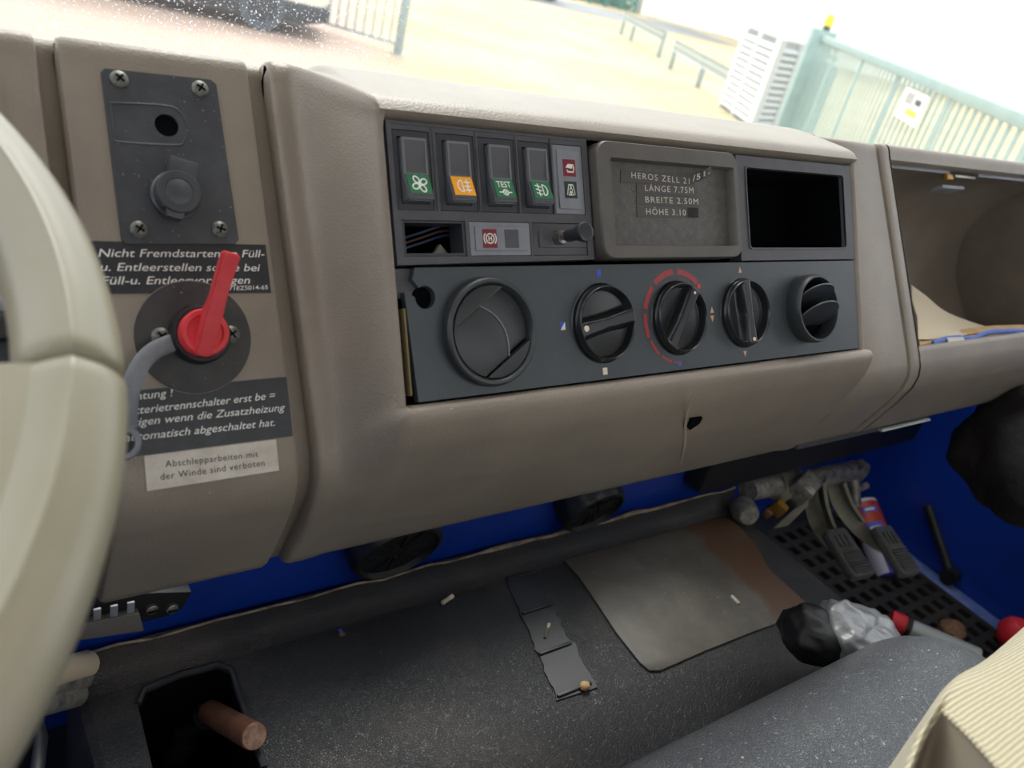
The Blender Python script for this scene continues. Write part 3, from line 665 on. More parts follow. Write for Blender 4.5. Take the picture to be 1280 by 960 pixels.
for i in range(0, ns + 1):
    x = lerp(W + .0035, XC1 - .0035, i / ns); k = 1 - smooth((x - W - .0045) / .020)
    rows.append([Vector((x, lerp(a.y, c.y, k), lerp(a.z, c.z, k))) for a, c in zip(FA2, FC)])
for x, o in ((XC1 - .001, -.001), (XC1, -.003), (XC1, -.02)): rows.append([Vector((x, p.y, p.z)) for p in inset(FA2, o)])
g.grid(rows)
wf_to(PAN, g).build('console_body', 'dash', con, ang=60)
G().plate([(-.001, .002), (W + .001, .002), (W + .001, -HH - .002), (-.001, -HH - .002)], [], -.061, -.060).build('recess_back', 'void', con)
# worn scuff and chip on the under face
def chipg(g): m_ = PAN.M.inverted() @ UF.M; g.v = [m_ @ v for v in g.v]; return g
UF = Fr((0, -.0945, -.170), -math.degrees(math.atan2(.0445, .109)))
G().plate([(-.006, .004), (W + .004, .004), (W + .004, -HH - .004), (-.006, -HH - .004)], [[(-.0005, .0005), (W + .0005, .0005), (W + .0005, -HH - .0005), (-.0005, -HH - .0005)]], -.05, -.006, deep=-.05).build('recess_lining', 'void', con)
chipg(G().prism([v2(UF.at(*q)) for q in ((857, 531), (862, 521), (876, 519), (872, 526), (860, 534))][::-1], -.001, .003)).build('chip', 'void', con)
chipg(G().tube(spline([UF.at(*q, .0024) for q in ((868, 487), (861, 508), (857, 530), (856, 555), (851, 580))], 6), [.0003] + [.0006] * 10 + [.0012] * 9 + [.0007] * 4 + [.0003], 6, flat=.3, up=(0, 0, 1))).build('scratch', 'dashcut', con)

# right column and glove box
XR0, XR1 = .4995, .6035
t = thing('blank_column', 'plain brown grey dashboard column between centre console and glove box', 'dashboard', AF, ((XR0 + XR1) / 2, 0, 0))
g = G(); shell(g, inset(FA, -.001), (XR0, XR1), .004); wf_to(AF, g).build('column_body', 'dash', t)
gx0, gx1 = .6055, 1.16
t = gb_ = thing('glove_box', 'open brown grey glove box moulding at the passenger side', 'glove box', AF, (.85, 0, 0))
g = G(); inv = AF.M.inverted()
ox0 = AF.at(1120, 230).x; oy0 = AF.at(1135, 203).y; ox1 = 1.10; oy1 = AF.at(1156, 431).y
N1, N2 = 22, 48
nf = len(FA)
loc = [inv @ (WF.M @ p) for p in FA]
def strip(x0, x1, idx): g.grid([[Vector((x, loc[i].y, loc[i].z)) for i in idx] for x in (x0, x1)])
ia = [i for i in range(nf) if loc[i].y > oy0 + .002 or i < N1]; ib = [i for i in range(nf) if (loc[i].y < oy1 - .002 and i > N1) or i > N2]
E_ = .004
g2 = G(); shell(g2, FA, (gx0, ox0 - .003), .0035, .02); wf_to(AF, g2); g.add(g2.v, g2.f)
g.grid([[Vector((x, loc[i].y, loc[i].z)) for i in ia] + [Vector((x, oy0 + .001, 0)), Vector((x, oy0, -.0015)), Vector((x, oy0, -.012))] for x in (ox0 - .003, ox1)])
g.grid([[Vector((x, oy1, -.03)), Vector((x, oy1, -.004)), Vector((x, oy1 - .0015, -.001)), Vector((x, oy1 - .004, .0)),] + [Vector((x, loc[i].y, loc[i].z)) for i in ib] for x in (ox0 - .003, ox1)])
g.grid([[Vector((ox0 - .003, y, 0)), Vector((ox0 - .001, y, -.001)), Vector((ox0, y, -.004)), Vector((ox0, y, -.03))] for y in (oy0 + .003, oy1 - .003)])
g2 = G(); shell(g2, FA, (ox1, gx1), .0035, .02); wf_to(AF, g2); g.add(g2.v, g2.f)
g.build('glove_box_body', 'dash', gb_)
# cavity
g = G(); dp = .20
cav = [(oy0 + .0, -.01), (oy0 + .004, -.06), (oy0 - .004, -.11), (oy0 - .03, -.155), (oy0 - .075, -.178), (oy0 - .12, -.182), (oy1 + .01, -.17), (oy1 - .012, -.15), (oy1 - .012, -.03)]
cs = [Vector(p) for p in spline([(0, a, b) for a, b in cav], 5)]
g.grid([[Vector((x, p.y, p.z)) for p in cs] for x in (ox0 - .012, ox1)])
for x in (ox0 - .012, ox1): g.add([Vector((x, p.y, p.z)) for p in cs], [list(range(len(cs)))])
M['cavity'] = mat('dark brown grey cavity plastic', '857a6e', .42, col2='766c61', nscale=12, bump=.3, bscale=700)
g.build('cavity', 'cavity', gb_)
# catch strip along the top of the opening
st = [AF.at(*q, -.010) for q in ((1114, 205), (1280, 225))]
yy = st[0].y
G().box(ox0 + .002, AF.at(1188, 214, -.01).x, yy - .004, yy, -.014, -.0105, .0005).build('metal_strip', 'lgrey', gb_)
G().box(AF.at(1224, 219, -.01).x, ox1, yy - .004, yy, -.014, -.0105, .0005).build('metal_strip', 'lgrey', gb_)
lx = AF.at(1193, 220, -.01)
G().box(lx.x, lx.x + .05, yy - .008, yy - .0045, -.013, -.009, .0008).build('latch_bar', 'steel', gb_)
G().box(lx.x - .022, lx.x - .008, yy - .012, yy - .005, -.013, -.007, .0015).build('latch_hook', 'brass', gb_)
lx = AF.at(1170, 233, -.02)
G().box(lx.x, lx.x + .05, lx.y - .004, lx.y, -.03, -.012, .0008).build('latch_plate', 'lgrey', gb_)
# papers in the glove box
fz = oy1 - .012
t = thing('folded_papers', 'cream leaflets leaning inside the glove box', 'papers', AF, AF.at(1180, 400, -.03))
for i in range(4):
    e = i * .0035; tp = [AF.at(x, y + i * 5, -.058 + e) for x, y in ((1139, 356), (1158, 370), (1180, 388), (1208, 400), (1236, 409))]
    bt_ = [AF.at(x, y, -.024 + e) for x, y in ((1148, 424), (1168, 424), (1188, 421), (1210, 418), (1238, 414))]
    a_ = spline(tp, 4); b_ = spline(bt_, 4); G().grid([[p, p.lerp(q, .5) + Vector((0, 0, .003)), q] for p, q in zip(a_, b_)]).build('leaflet', 'creampaper', t)
t = thing('tan_folder', 'tan cardboard folder lying flat in the glove box mouth', 'folder', AF, AF.at(1200, 415, -.02))
a_ = spline([AF.at(x, y, -.030) for x, y in ((1146, 414), (1180, 414), (1215, 410), (1240, 407), (1300, 405))], 4); b_ = spline([AF.at(x, y, -.010) for x, y in ((1150, 431), (1180, 426), (1215, 421), (1240, 418), (1300, 414))], 4)
G().grid([a_, b_, [p - Vector((0, .004, 0)) for p in b_]]).build('folder', 'tanpaper', t)
p = [AF.at(*q, -.006) for q in ((1166, 429), (1182, 424), (1200, 422), (1216, 423), (1230, 417), (1250, 414), (1300, 414))]
t = thing('blue_strap', 'bright blue folded strap lying along the glove box sill', 'strap', AF, p[0])
G().tube(spline(p, 5), .0030, 8, flat=.7, up=(0, 0, 1)).build('blue_band', 'bluecloth', t)
a_ = [AF.at(*q, -.003) for q in ((1184, 422), (1204, 421), (1207, 427), (1186, 429))]
G().add(a_ + [p - Vector((0, 0, .001)) for p in a_], [(0, 1, 2, 3), (7, 6, 5, 4)]).build('white_tag', 'paper', t)

# ================================================================ instrument panel
def rc(x0, y0, x1, y1, w=0.0): return pr(PAN, x0, y0, x1, y1, w)
# switch cluster frame with openings
A_ = rc(478, 150, 731, 168); cl_r = PAN.at(736, 250).x; cy1 = PAN.at(600, 327).y
fo = [(.0012, -.0008), (cl_r, -.0008), (cl_r, -YM + .003), (.0012, -YM + .001)]
hou = [(489, 164, 541, 264), (541.5, 169, 596, 268), (594.5, 174, 643.5, 268.5), (643.5, 179, 689, 270), (688, 183, 727.5, 269)]
hr_ = []
b1 = PAN.at(600, 266).y
tops = PAN.at(515, 164).y; bots = PAN.at(515, 263).y
xs = []
for h in hou: a = PAN.at(h[0], (h[1] + h[3]) / 2); b = PAN.at(h[2], (h[1] + h[3]) / 2); xs.append((a.x, b.x))
xs = [(PAN.at(492, 214).x, PAN.at(538, 214).x), (PAN.at(546.5, 218).x, PAN.at(593, 218).x), (PAN.at(598.5, 220).x, PAN.at(643, 220).x), (PAN.at(648, 224).x, PAN.at(687.5, 224).x), (PAN.at(690.5, 226).x, PAN.at(727.5, 226).x)]
lows = [(PAN.at(502, 298).x, PAN.at(581, 298).x), (PAN.at(585.5, 298).x, PAN.at(661.5, 298).x), (PAN.at(664.5, 298).x, PAN.at(732, 298).x)]
lt = PAN.at(545, 276).y; lb = PAN.at(545, 321).y
holes = [[(a, bots), (b, bots), (b, tops), (a, tops)] for a, b in xs] + [[(a, lb), (b, lb), (b, lt), (a, lt)] for a, b in lows]
t = thing('switch_cluster', 'dark grey frame holding the rocker switches and indicator lights', 'frame', PAN, (cl_r / 2, -YM / 2, 0))
G().plate(fo, holes, -.012, .0015, deep=-.006).build('frame_body', 'frame', t)
for i in range(4):
    x = (xs[i][1] + xs[i + 1][0]) / 2; G().box(x - .0007, x + .0007, bots - .0004, tops + .003, .0015, .0022, .0003).build('rib', 'frame', t)
G().box(.004, cl_r - .002, tops + .003, tops + .0042, .0015, .0022, .0003).build('rib', 'frame', t)

def sym_line(g, pts, r=.00022, w=0, closed=False):
    """flat printed stroke"""
    P = [Vector((p[0], p[1])) for p in pts]; n = len(P); vs = []
    for i, p in enumerate(P):
        a = P[(i - 1) % n] if (closed or i) else p; b = P[(i + 1) % n] if (closed or i < n - 1) else p
        tt = (b - a).normalized(); q = Vector((-tt.y, tt.x)) * r; vs += [(p.x + q.x, p.y + q.y, w), (p.x - q.x, p.y - q.y, w)]
    m = n if closed else n - 1
    g.add(vs, [(2 * i, 2 * i + 1, 2 * ((i + 1) % n) + 1, 2 * ((i + 1) % n)) for i in range(m)])
def sym_fan(g):
    for k in range(4):
        a = k * PI / 2 + .5; c = (math.cos(a) * .52, math.sin(a) * .52)
        sym_line(g, [(c[0] + .36 * math.cos(u) * math.cos(a) - .27 * math.sin(u) * math.sin(a), c[1] + .36 * math.cos(u) * math.sin(a) + .27 * math.sin(u) * math.cos(a)) for u in [2 * PI * i / 16 for i in range(16)]], .07, closed=True)
    g.add([(math.cos(a) * .13, math.sin(a) * .13, 0) for a in [2 * PI * i / 10 for i in range(10)]], [list(range(10))])
def sym_fog(g, flip=1, slant=0):
    sym_line(g, [(flip * x, y) for x, y in [(-.1, .62)] + [(-.1 - .55 * math.sin(u), .62 * math.cos(u)) for u in [PI * i / 12 for i in range(13)]] + [(-.1, .62)]], .065)
    for y in (.42, 0, -.42): sym_line(g, [(flip * .08, y + slant), (flip * .8, y - slant)], .065)
    sym_line(g, [(flip * x, y) for x, y in [(.45, .72), (.36, .45), (.5, .15), (.38, -.15), (.5, -.42), (.42, -.72)]], .06)
def sym_test(g):
    sym_line(g, [(-.75, -.45), (-.3, -.45)], .06); sym_line(g, [(.3, -.45), (.75, -.45)], .06)
    sym_line(g, [(.3 * math.cos(u), -.45 + .3 * math.sin(u)) for u in [2 * PI * i / 16 for i in range(16)]], .06, closed=True)
    sym_line(g, [(-.2, -.65), (.2, -.25)], .05); sym_line(g, [(-.2, -.25), (.2, -.65)], .05)
def sym_cab(g):
    g.add([(-.8, .0, 0), (-.35, .55, 0), (.65, .55, 0), (.55, .35, 0), (.45, -.1, 0)], [(0, 4, 3, 2, 1)])
    sym_line(g, [(.65, .5), (.8, -.1), (.7, -.6), (-.45, -.6), (-.5, -.3)], .11)
def sym_lamp(g):
    sym_line(g, [(-.4, .75), (-.75, -.75)], .07); sym_line(g, [(.4, .75), (.75, -.75)], .07); sym_line(g, [(-.4, .75), (.4, .75)], .07)
    sym_line(g, [(-.08, .7), (-.1, .1)], .06); sym_line(g, [(.08, .7), (.1, .1)], .06)
    sym_line(g, [(.25 * math.cos(u), -.05 + .28 * math.sin(u)) for u in [2 * PI * i / 14 for i in range(14)]], .06, closed=True)
    sym_line(g, [(-.15, -.3), (-.5, -.75), (.5, -.75), (.15, -.3)], .1); sym_line(g, [(0, -.2), (0, -.75)], .1)
def sym_brake(g):
    sym_line(g, [(.5 * math.cos(u), .5 * math.sin(u)) for u in [2 * PI * i / 22 for i in range(22)]], .07, closed=True)
    for s in (0, PI): sym_line(g, [(.78 * math.cos(s + u), .78 * math.sin(s + u)) for u in [-.75 + 1.5 * i / 10 for i in range(11)]], .07)
    sym_line(g, [(-.17, .26), (-.17, -.26)], .06); sym_line(g, [(.17, .26), (.17, -.26)], .06); sym_line(g, [(-.17, 0), (.17, 0)], .06)
def put_symbol(par, fn, mtx, m='white', name='symbol'):
    g = G(); fn(g); g.v = [mtx @ v for v in g.v]; return g.build(name, m, par)

# rocker switches
RW = [(498, 536), (552, 592), (603, 640), (652, 686)]; RT = [176, 181, 186, 190]; RB = [249, 254, 256, 257]
labs = [('green', sym_fan, 'rocker switch with a green fan symbol'), ('orange', lambda g: sym_fog(g, 1), 'rocker switch with an orange rear fog lamp symbol'), ('green', sym_test, 'rocker switch with green label reading TEST'), ('green', lambda g: sym_fog(g, -1, -.1), 'rocker switch with a green front fog lamp symbol')]
ry_t = tops - .0045; ry_b = bots + .0045
for i in range(4):
    a, b = xs[i]; cx = (a + b) / 2; t = thing('rocker_switch', 'dark grey ' + labs[i][2], 'switch', PAN, (cx, (tops + bots) / 2, 0), 'rocker switches in the instrument panel')
    rw = .0084; y0, y1 = ry_b, ry_t
    G().plate([(a + .0004, bots + .0004), (b - .0004, bots + .0004), (b - .0004, tops - .0004), (a + .0004, tops - .0004)], [[(cx - rw - .0007, y0 - .001), (cx + rw + .0007, y0 - .001), (cx + rw + .0007, y1 + .0007), (cx - rw - .0007, y1 + .0007)]], -.004, .0012, deep=-.003).build('housing', 'house', t)
    ym_ = lerp(y0, y1, .42)
    prof = [(y1, -.002), (y1, .0050), (lerp(y0, y1, .55), .0036), (ym_, .0044), (y0 + .0030, .0090), (y0, .0080), (y0 - .001, -.002)]
    b_ = bmesh.new(); P = [b_.verts.new((cx - rw, y, z)) for y, z in prof]; Q = [b_.verts.new((cx + rw, y, z)) for y, z in prof]
    b_.faces.new(P); b_.faces.new(Q[::-1])
    for k in range(len(prof)): j = (k + 1) % len(prof); b_.faces.new((P[k], Q[k], Q[j], P[j]))
    bmesh.ops.recalc_face_normals(b_, faces=b_.faces); bmesh.ops.bevel(b_, geom=[e for e in b_.edges if e.calc_face_angle(0) > .6], offset=.0009, segments=3, affect='EDGES')
    rk = G().bm(b_).build('rocker', 'rock', t)
    # slightly sunken upper field drawn by a rim
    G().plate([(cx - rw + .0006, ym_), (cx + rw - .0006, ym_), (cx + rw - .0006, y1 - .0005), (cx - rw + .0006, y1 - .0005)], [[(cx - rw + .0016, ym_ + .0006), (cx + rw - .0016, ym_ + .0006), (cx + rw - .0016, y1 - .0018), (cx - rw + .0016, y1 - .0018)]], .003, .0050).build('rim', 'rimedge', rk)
    # label lies on the inclined lower face
    pa = Vector((0, ym_, .0044)); pb = Vector((0, y0 + .0030, .0090)); up_ = (pa - pb).normalized(); nrm = Vector((1, 0, 0)).cross(up_).normalized(); L_ = (pa - pb).length
    mid = (pa + pb) / 2 + nrm * .0003; mx_ = Matrix(((1, 0, 0, cx), (0, up_.y, nrm.y, mid.y), (0, up_.z, nrm.z, mid.z), (0, 0, 0, 1)))
    hw = rw - .0011; lab = G().box(-hw, hw, -L_ * .45, L_ * .52, 0, .0002, mtx=mx_).build('label_field', labs[i][0], t)
    s = min(hw, L_ / 2) * .95
    put_symbol(t, labs[i][1], mx_ @ Matrix.Translation((0, 0, .0004)) @ Matrix.Scale(s, 4))
    if i == 2:
        vs, fs = text_geo('TEST', 0, .01); x0_ = min(v.x for v in vs); x1_ = max(v.x for v in vs); k = 1.7 * s / (x1_ - x0_)
        g = G(); g.add([mx_ @ Vector(((v.x - (x0_ + x1_) / 2) * k, v.y * k * 1.2 + s * .1, .0004)) for v in vs], fs); g.build('lettering', 'white', t)
# indicator pair
a, b = xs[4]; t = thing('indicator_light', 'upright grey indicator with cab and lamp symbols', 'indicator', PAN, ((a + b) / 2, (tops + bots) / 2, 0), 'indicator lights in the instrument panel')
G().box(a + .0004, b - .0004, bots + .0004, tops - .0004, -.004, .0014, .0004).build('housing', 'lgrey', t)
G().box(a + .003, b - .003, bots + .0035, tops - .0035, .0014, .0026, .0007).build('lens_block', 'lgrey', t)
cx = (a + b) / 2; cm = (tops + bots) / 2; q = .0052
for yy, m_, f_ in ((cm + .0075, 'dred', sym_cab), (cm - .0068, 'dgreen', sym_lamp)):
    G().box(cx - q, cx + q, yy - q * 1.05, yy + q * 1.05, .0026, .0029).build('symbol_field', m_, t)
    put_symbol(t, f_, Matrix.Translation((cx, yy, .0031)) @ Matrix.Scale(q * .85, 4))
# empty slot with wires
a, b = lows[0]; t = thing('switch_slot', 'empty rectangular switch opening with wires behind it', 'opening', PAN, ((a + b) / 2, (lt + lb) / 2, -.01))
g = G(); G().plate([(a + .0003, lb + .0003), (b - .0003, lb + .0003), (b - .0003, lt - .0003), (a + .0003, lt - .0003)], [[(a + .002, lb + .002), (b - .002, lb + .002), (b - .002, lt - .0015), (a + .002, lt - .0015)]], -.014, .0008).build('slot_frame', 'house', t)
M['wireblue'] = mat('blue wire', '1e3252', .4); M['wirered'] = mat('brown red wire', '4a241f', .4)
for k in range(3):
    yb = lb + .007 + k * .003
    G().tube(spline([(a + .002, yb - .002, -.0135), (lerp(a, b, .4), yb + .002, -.012 - .001 * k), (lerp(a, b, .8), yb + .007, -.014), (b, yb + .008, -.016)], 5), .0008, 6).build('wire', ('wireblue', 'wirered')[k % 2], t)
G().prism([(lerp(a, b, .55), lb), (lerp(a, b, .92), lb), (lerp(a, b, .74), lb + .009)], -.014, -.010, .0006).build('bracket', 'metal', t)
# brake indicator
a, b = lows[1]; t = thing('indicator_light', 'wide grey indicator with red parking brake symbol', 'indicator', PAN, ((a + b) / 2, (lt + lb) / 2, 0), 'indicator lights in the instrument panel')
G().box(a + .0003, b - .0003, lb + .0003, lt - .0003, -.004, .0014, .0004).build('housing', 'lgrey', t)
G().box(a + .0035, b - .003, lb + .003, lt - .003, .0014, .0026, .0007).build('lens_block', 'lgrey', t)
cy = (lt + lb) / 2
for k, (px, m_) in enumerate(((612.5, 'dred'), (640, 'frame'))):
    c = PAN.at(px, 299, .0028); G().box(c.x - q, c.x + q, cy - q * 1.1, cy + q * 1.1, .0026, .0029).build('symbol_field', m_, t)
    if k == 0: put_symbol(t, sym_brake, Matrix.Translation((c.x, cy, .0031)) @ Matrix.Scale(q * 1.12, 4))
# pull knob
a, b = lows[2]; t = thing('pull_knob', 'black pull knob on a short shaft in the instrument panel', 'knob', PAN, ((a + b) / 2, (lt + lb) / 2, 0))
G().box(a + .0003, b - .0003, lb + .0003, lt - .0003, -.004, .0012, .0004).build('housing', 'frame', t)
G().box(a + .0045, b - .002, lb + .005, lt - .005, .0012, .0024, .0005).build('cover', 'frame', t)
kc = PAN.at(699.5, 297, .004); ke = PAN.at(716, 293, .02)
G().lathe([(0, .0024), (.0052, .0024), (.0052, .004), (.0046, .0052), (.0034, .0052)], 6, c=(kc.x, kc.y, 0)).build('nut', 'steel', t)
G().lathe([(.0042, .005), (.0042, .0075), (.0020, .008), (.0018, .013)], 24, c=(kc.x, kc.y, 0)).build('shaft', 'steel', t)
G().lathe([(0, .012), (.0038, .012), (.0042, .015), (.0040, .020), (.0058, .026), (.0064, .029), (.0058, .0305), (.0040, .031), (0, .0298)], 32, c=(kc.x, kc.y, 0)).build('knob', 'knobr', t)

# tray with embossed tape
tx0 = PAN.at(741, 250).x; tx1 = PAN.at(920, 250, .006).x; tb = PAN.at(830, 322, .005).y
t = thing('label_tray', 'brown grey rounded tray with embossed label strips', 'tray', PAN, ((tx0 + tx1) / 2, -.04, 0))
ty1 = PAN.at(840, 185, .008).y; pts = rrect(tx0, tx1, tb, ty1, .009, 8); ins = rrect(tx0 + .0100, tx1 - .0040, tb + .0078, ty1 - .0105, .0015, 3)
b_ = bmesh.new(); es = []
for lp in (pts, ins):
    vs = [b_.verts.new((p[0], p[1], .009)) for p in lp]; es += [b_.edges.new((vs[i], vs[(i + 1) % len(vs)])) for i in range(len(vs))]
bmesh.ops.triangle_fill(b_, use_beauty=True, edges=es, normal=(0, 0, 1))
g = G(); g.bm(b_); n = len(pts)
cxm, cym = (tx0 + tx1) / 2, (tb + ty1) / 2
def ring(P, k, z): return [Vector((lerp(cxm, p[0], k), lerp(cym, p[1], k), z)) for p in P]
g.grid([ring(pts, 1, .009), ring(pts, 1.012, .0082), ring(pts, 1.018, .0065), ring(pts, 1.018, -.01)], closed=True)
g.grid([ring(ins, 1, .009), ring(ins, .985, .0075), ring(ins, .975, .001)], closed=True)
g.build('tray_body', 'tray', t, fixn=True)
iy0, iy1 = tb + .008, ty1 - .011
G().box(tx0 + .009, tx1 - .003, iy0 - .001, iy1 + .001, -.002, .0014).build('tray_back', 'trayin', t)
w = .0019
def strip_lab(q, m, name='label_strip'):
    a, b, c, d = [PAN.at(x, y, w) for x, y in q]; o = G().prism([v2(p) for p in (d, c, b, a)], .0014, w).build(name, m, t); return o
s = strip_lab([(776, 213), (866, 217), (864, 232), (776, 228)], 'tapef')
lettering(t, PAN, 'HEROS ZELL 21', (789.5, 222.5), (862, 230), .0043, w + .0002, 'tapel', 0, .0, 1.25)
s = strip_lab([(796, 229), (872, 236), (872, 246), (796, 241)], 'tapef'); lettering(t, PAN, 'LÄNGE 7.75M', (806.5, 238.5), (867, 241.8), .0043, w + .0002, 'tapel', 0, .0, 1.2)
s = strip_lab([(796, 243), (875, 247), (875, 259), (796, 255)], 'tapef'); lettering(t, PAN, 'BREITE 2.50M', (807, 253), (873, 255.5), .0043, w + .0002, 'tapel', 0, .0, 1.2)
s = strip_lab([(796, 257), (873, 259), (873, 272), (797, 271)], 'tapef'); lettering(t, PAN, 'HÖHE 3.10', (808, 268), (857.5, 269.5), .0043, w + .0002, 'tapel', 0, .0, 1.2)
s = strip_lab([(859, 259.5), (873, 260), (873, 272), (859, 271.5)], 'tape'); s['label'] = 'blank black end of the lowest strip'
# peeling end of the first strip
a = PAN.at(862, 218, w); b = PAN.at(862, 231, w); c = PAN.at(889, 208, .012); d = PAN.at(889, 217, .012); m1 = PAN.at(875, 214, .004); m2 = PAN.at(875, 226, .004)
o = G().grid([[a, b], [a.lerp(m1, .5), b.lerp(m2, .5)], [m1, m2], [m1.lerp(c, .5), m2.lerp(d, .5)], [c, d]]).build('peeling_end', 'tapef', t)
vs, fs = text_geo('/51.', 0, .02, 1.2); x0_ = min(v.x for v in vs); x1_ = max(v.x for v in vs)
g = G()
for v in vs:
    u = .12 + .8 * (v.x - x0_) / (x1_ - x0_); vv = .22 + v.y / .7 * .58
    P0 = b.lerp(m2, u * 2) if u < .5 else m2.lerp(d, u * 2 - 1); P1 = a.lerp(m1, u * 2) if u < .5 else m1.lerp(c, u * 2 - 1); g.v.append(P0.lerp(P1, vv) + Vector((0, 0, .0004)))
g.f = fs; g.build('lettering', 'tapel', t)
for k in range(30):  # fine scratches
    pass

# empty radio bay
rx0 = PAN.at(920, 250).x; rx1 = W - .0012; t = thing('radio_bay', 'empty dark radio opening with a grey plastic surround', 'opening', PAN, ((rx0 + rx1) / 2, -.04, 0))
ox = (PAN.at(932, 260).x, PAN.at(1052.5, 260).x); oyt = PAN.at(990, 215).y; oyb = PAN.at(990, 310).y
hole = rrect(ox[0], ox[1], oyb, oyt, .003)
G().plate([(rx0, -YM + .0008), (rx1, -YM + .0008), (rx1, -.0015), (rx0, -.0015)], [hole], -.01, .002, deep=-.003).build('surround', 'frame', t)
G().plate(rrect(ox[0] - .0012, ox[1] + .0012, oyb - .0012, oyt + .0012, .004), [hole], .001, .0028).build('opening_lip', 'frame', t)
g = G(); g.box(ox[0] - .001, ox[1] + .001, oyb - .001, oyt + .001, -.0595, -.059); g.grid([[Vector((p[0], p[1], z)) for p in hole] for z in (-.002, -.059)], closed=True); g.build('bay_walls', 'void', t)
# the recess behind the bay must be open: side walls are the deep edge of the surround

# heater panel
hx0 = .0042
pb = -HH + .0004; pt = -YM - .0006
hole1 = PAN.at(530, 372); r1 = .0068
t = hp = thing('heater_controls', 'satin black heater control fascia with coloured markings', 'panel', PAN, (W / 2, (pb + pt) / 2, 0))
outl = [(hx0 + .0035, pb), (W - .0006, pb), (W - .0006, pt), (PAN.at(517, 338).x, pt), (PAN.at(514, 350).x, PAN.at(514, 350).y), (PAN.at(520, 357).x, PAN.at(520, 357).y)]
cc = (hole1.x, hole1.y)
a0 = math.atan2(PAN.at(520, 357).y - cc[1], PAN.at(520, 357).x - cc[0]); a1 = math.atan2(PAN.at(514, 372).y - cc[1], PAN.at(514, 372).x - cc[0])
if a1 < a0: a1 += 2 * PI
outl += arc(cc, r1, a0, a1 - 2 * PI, 26)
outl += [(PAN.at(511, 368).x, PAN.at(511, 368).y), (hx0, PAN.at(504, 366).y)]
KN = [(.1545, -.1240), (.2287, -.1241), (.3030, -.1237)]; KR = .0285
VL = PAN.at(613, 415, .004); VR = PAN.at(1014, 386, .006)
G().plate(outl, [circ(k, KR - .0022, 48) for k in KN], -.004, .0014, deep=-.008).build('fascia', 'heat', hp, ang=20)
G().box(.0034, .0048, pb + .004, PAN.at(505, 372).y - .006, -.006, .0004, .0006).build('foam_strip', 'foam', hp)
G().plate([(.0012, PAN.at(505, 372).y), (.02, PAN.at(505, 372).y), (.02, pt), (.0012, pt)], [circ(cc, r1 * .95, 24)] if False else [], -.010, -.0035).build('torn_edge', 'frame', hp)
G().lathe([(r1 * .96, -.0034), (0, -.0034)], 28, c=(cc[0], cc[1], 0)).build('dark_hole', 'void', hp)
Z = .0016
def mark(name, pts, m): return G().add([(p[0], p[1], Z) for p in pts], [list(range(len(pts)))]).build(name, m, hp)
def pq(px, py): v = PAN.at(px, py, Z); return (v.x, v.y)
def sq(c, hx, hy): return [(c[0] - hx, c[1] - hy), (c[0] + hx, c[1] - hy), (c[0] + hx, c[1] + hy), (c[0] - hx, c[1] + hy)]
mark('blue_mark', sq(pq(748.5, 341.5), .0019, .0024), 'blueprint'); mark('cream_mark', sq(pq(756.5, 464), .0021, .0024), 'cream')
c = pq(703.5, 407.5); s_ = sq(c, .0021, .0026); mark('blue_mark', [s_[0], s_[2], s_[3]], 'blueprint'); mark('cream_mark', [s_[0], s_[1], s_[2]], 'white')
k2 = KN[1]
for a, b, th_ in ((4, 42, .0042), (-4, -40, .0042), (-46, -76, .0038), (-82, -112, .0034), (-117, -139, .0024), (-144, -163, .0017), (-167, -181, .0013)):
    ra = [math.radians(90 - lerp(a, b, i / 10)) for i in range(11)]; r0 = KR * 1.11
    mark('red_mark', [(k2[0] + r0 * math.cos(u), k2[1] + r0 * math.sin(u)) for u in ra] + [(k2[0] + (r0 + th_) * math.cos(u), k2[1] + (r0 + th_) * math.sin(u)) for u in ra[::-1]], 'redprint')
mark('red_dot', circ(pq(873.5, 357.5), .0020, 20), 'redbright'); mark('blue_dot', circ(pq(850, 454), .0020, 20), 'blueprint')
def tri(c, s, upw): h = s * 1.15 * (1 if upw else -1); return [(c[0] - s, c[1] - h / 1), (c[0] + s, c[1] - h / 1), (c[0], c[1] + h)]
mark('peach_mark', tri(pq(925, 337), .0021, True), 'peach'); mark('peach_mark', tri(pq(890, 387), .0021, True), 'peach'); mark('peach_mark', tri(pq(890.5, 398.5), .0021, False), 'peach'); mark('peach_mark', tri(pq(931.5, 442.5), .0021, False), 'peach')

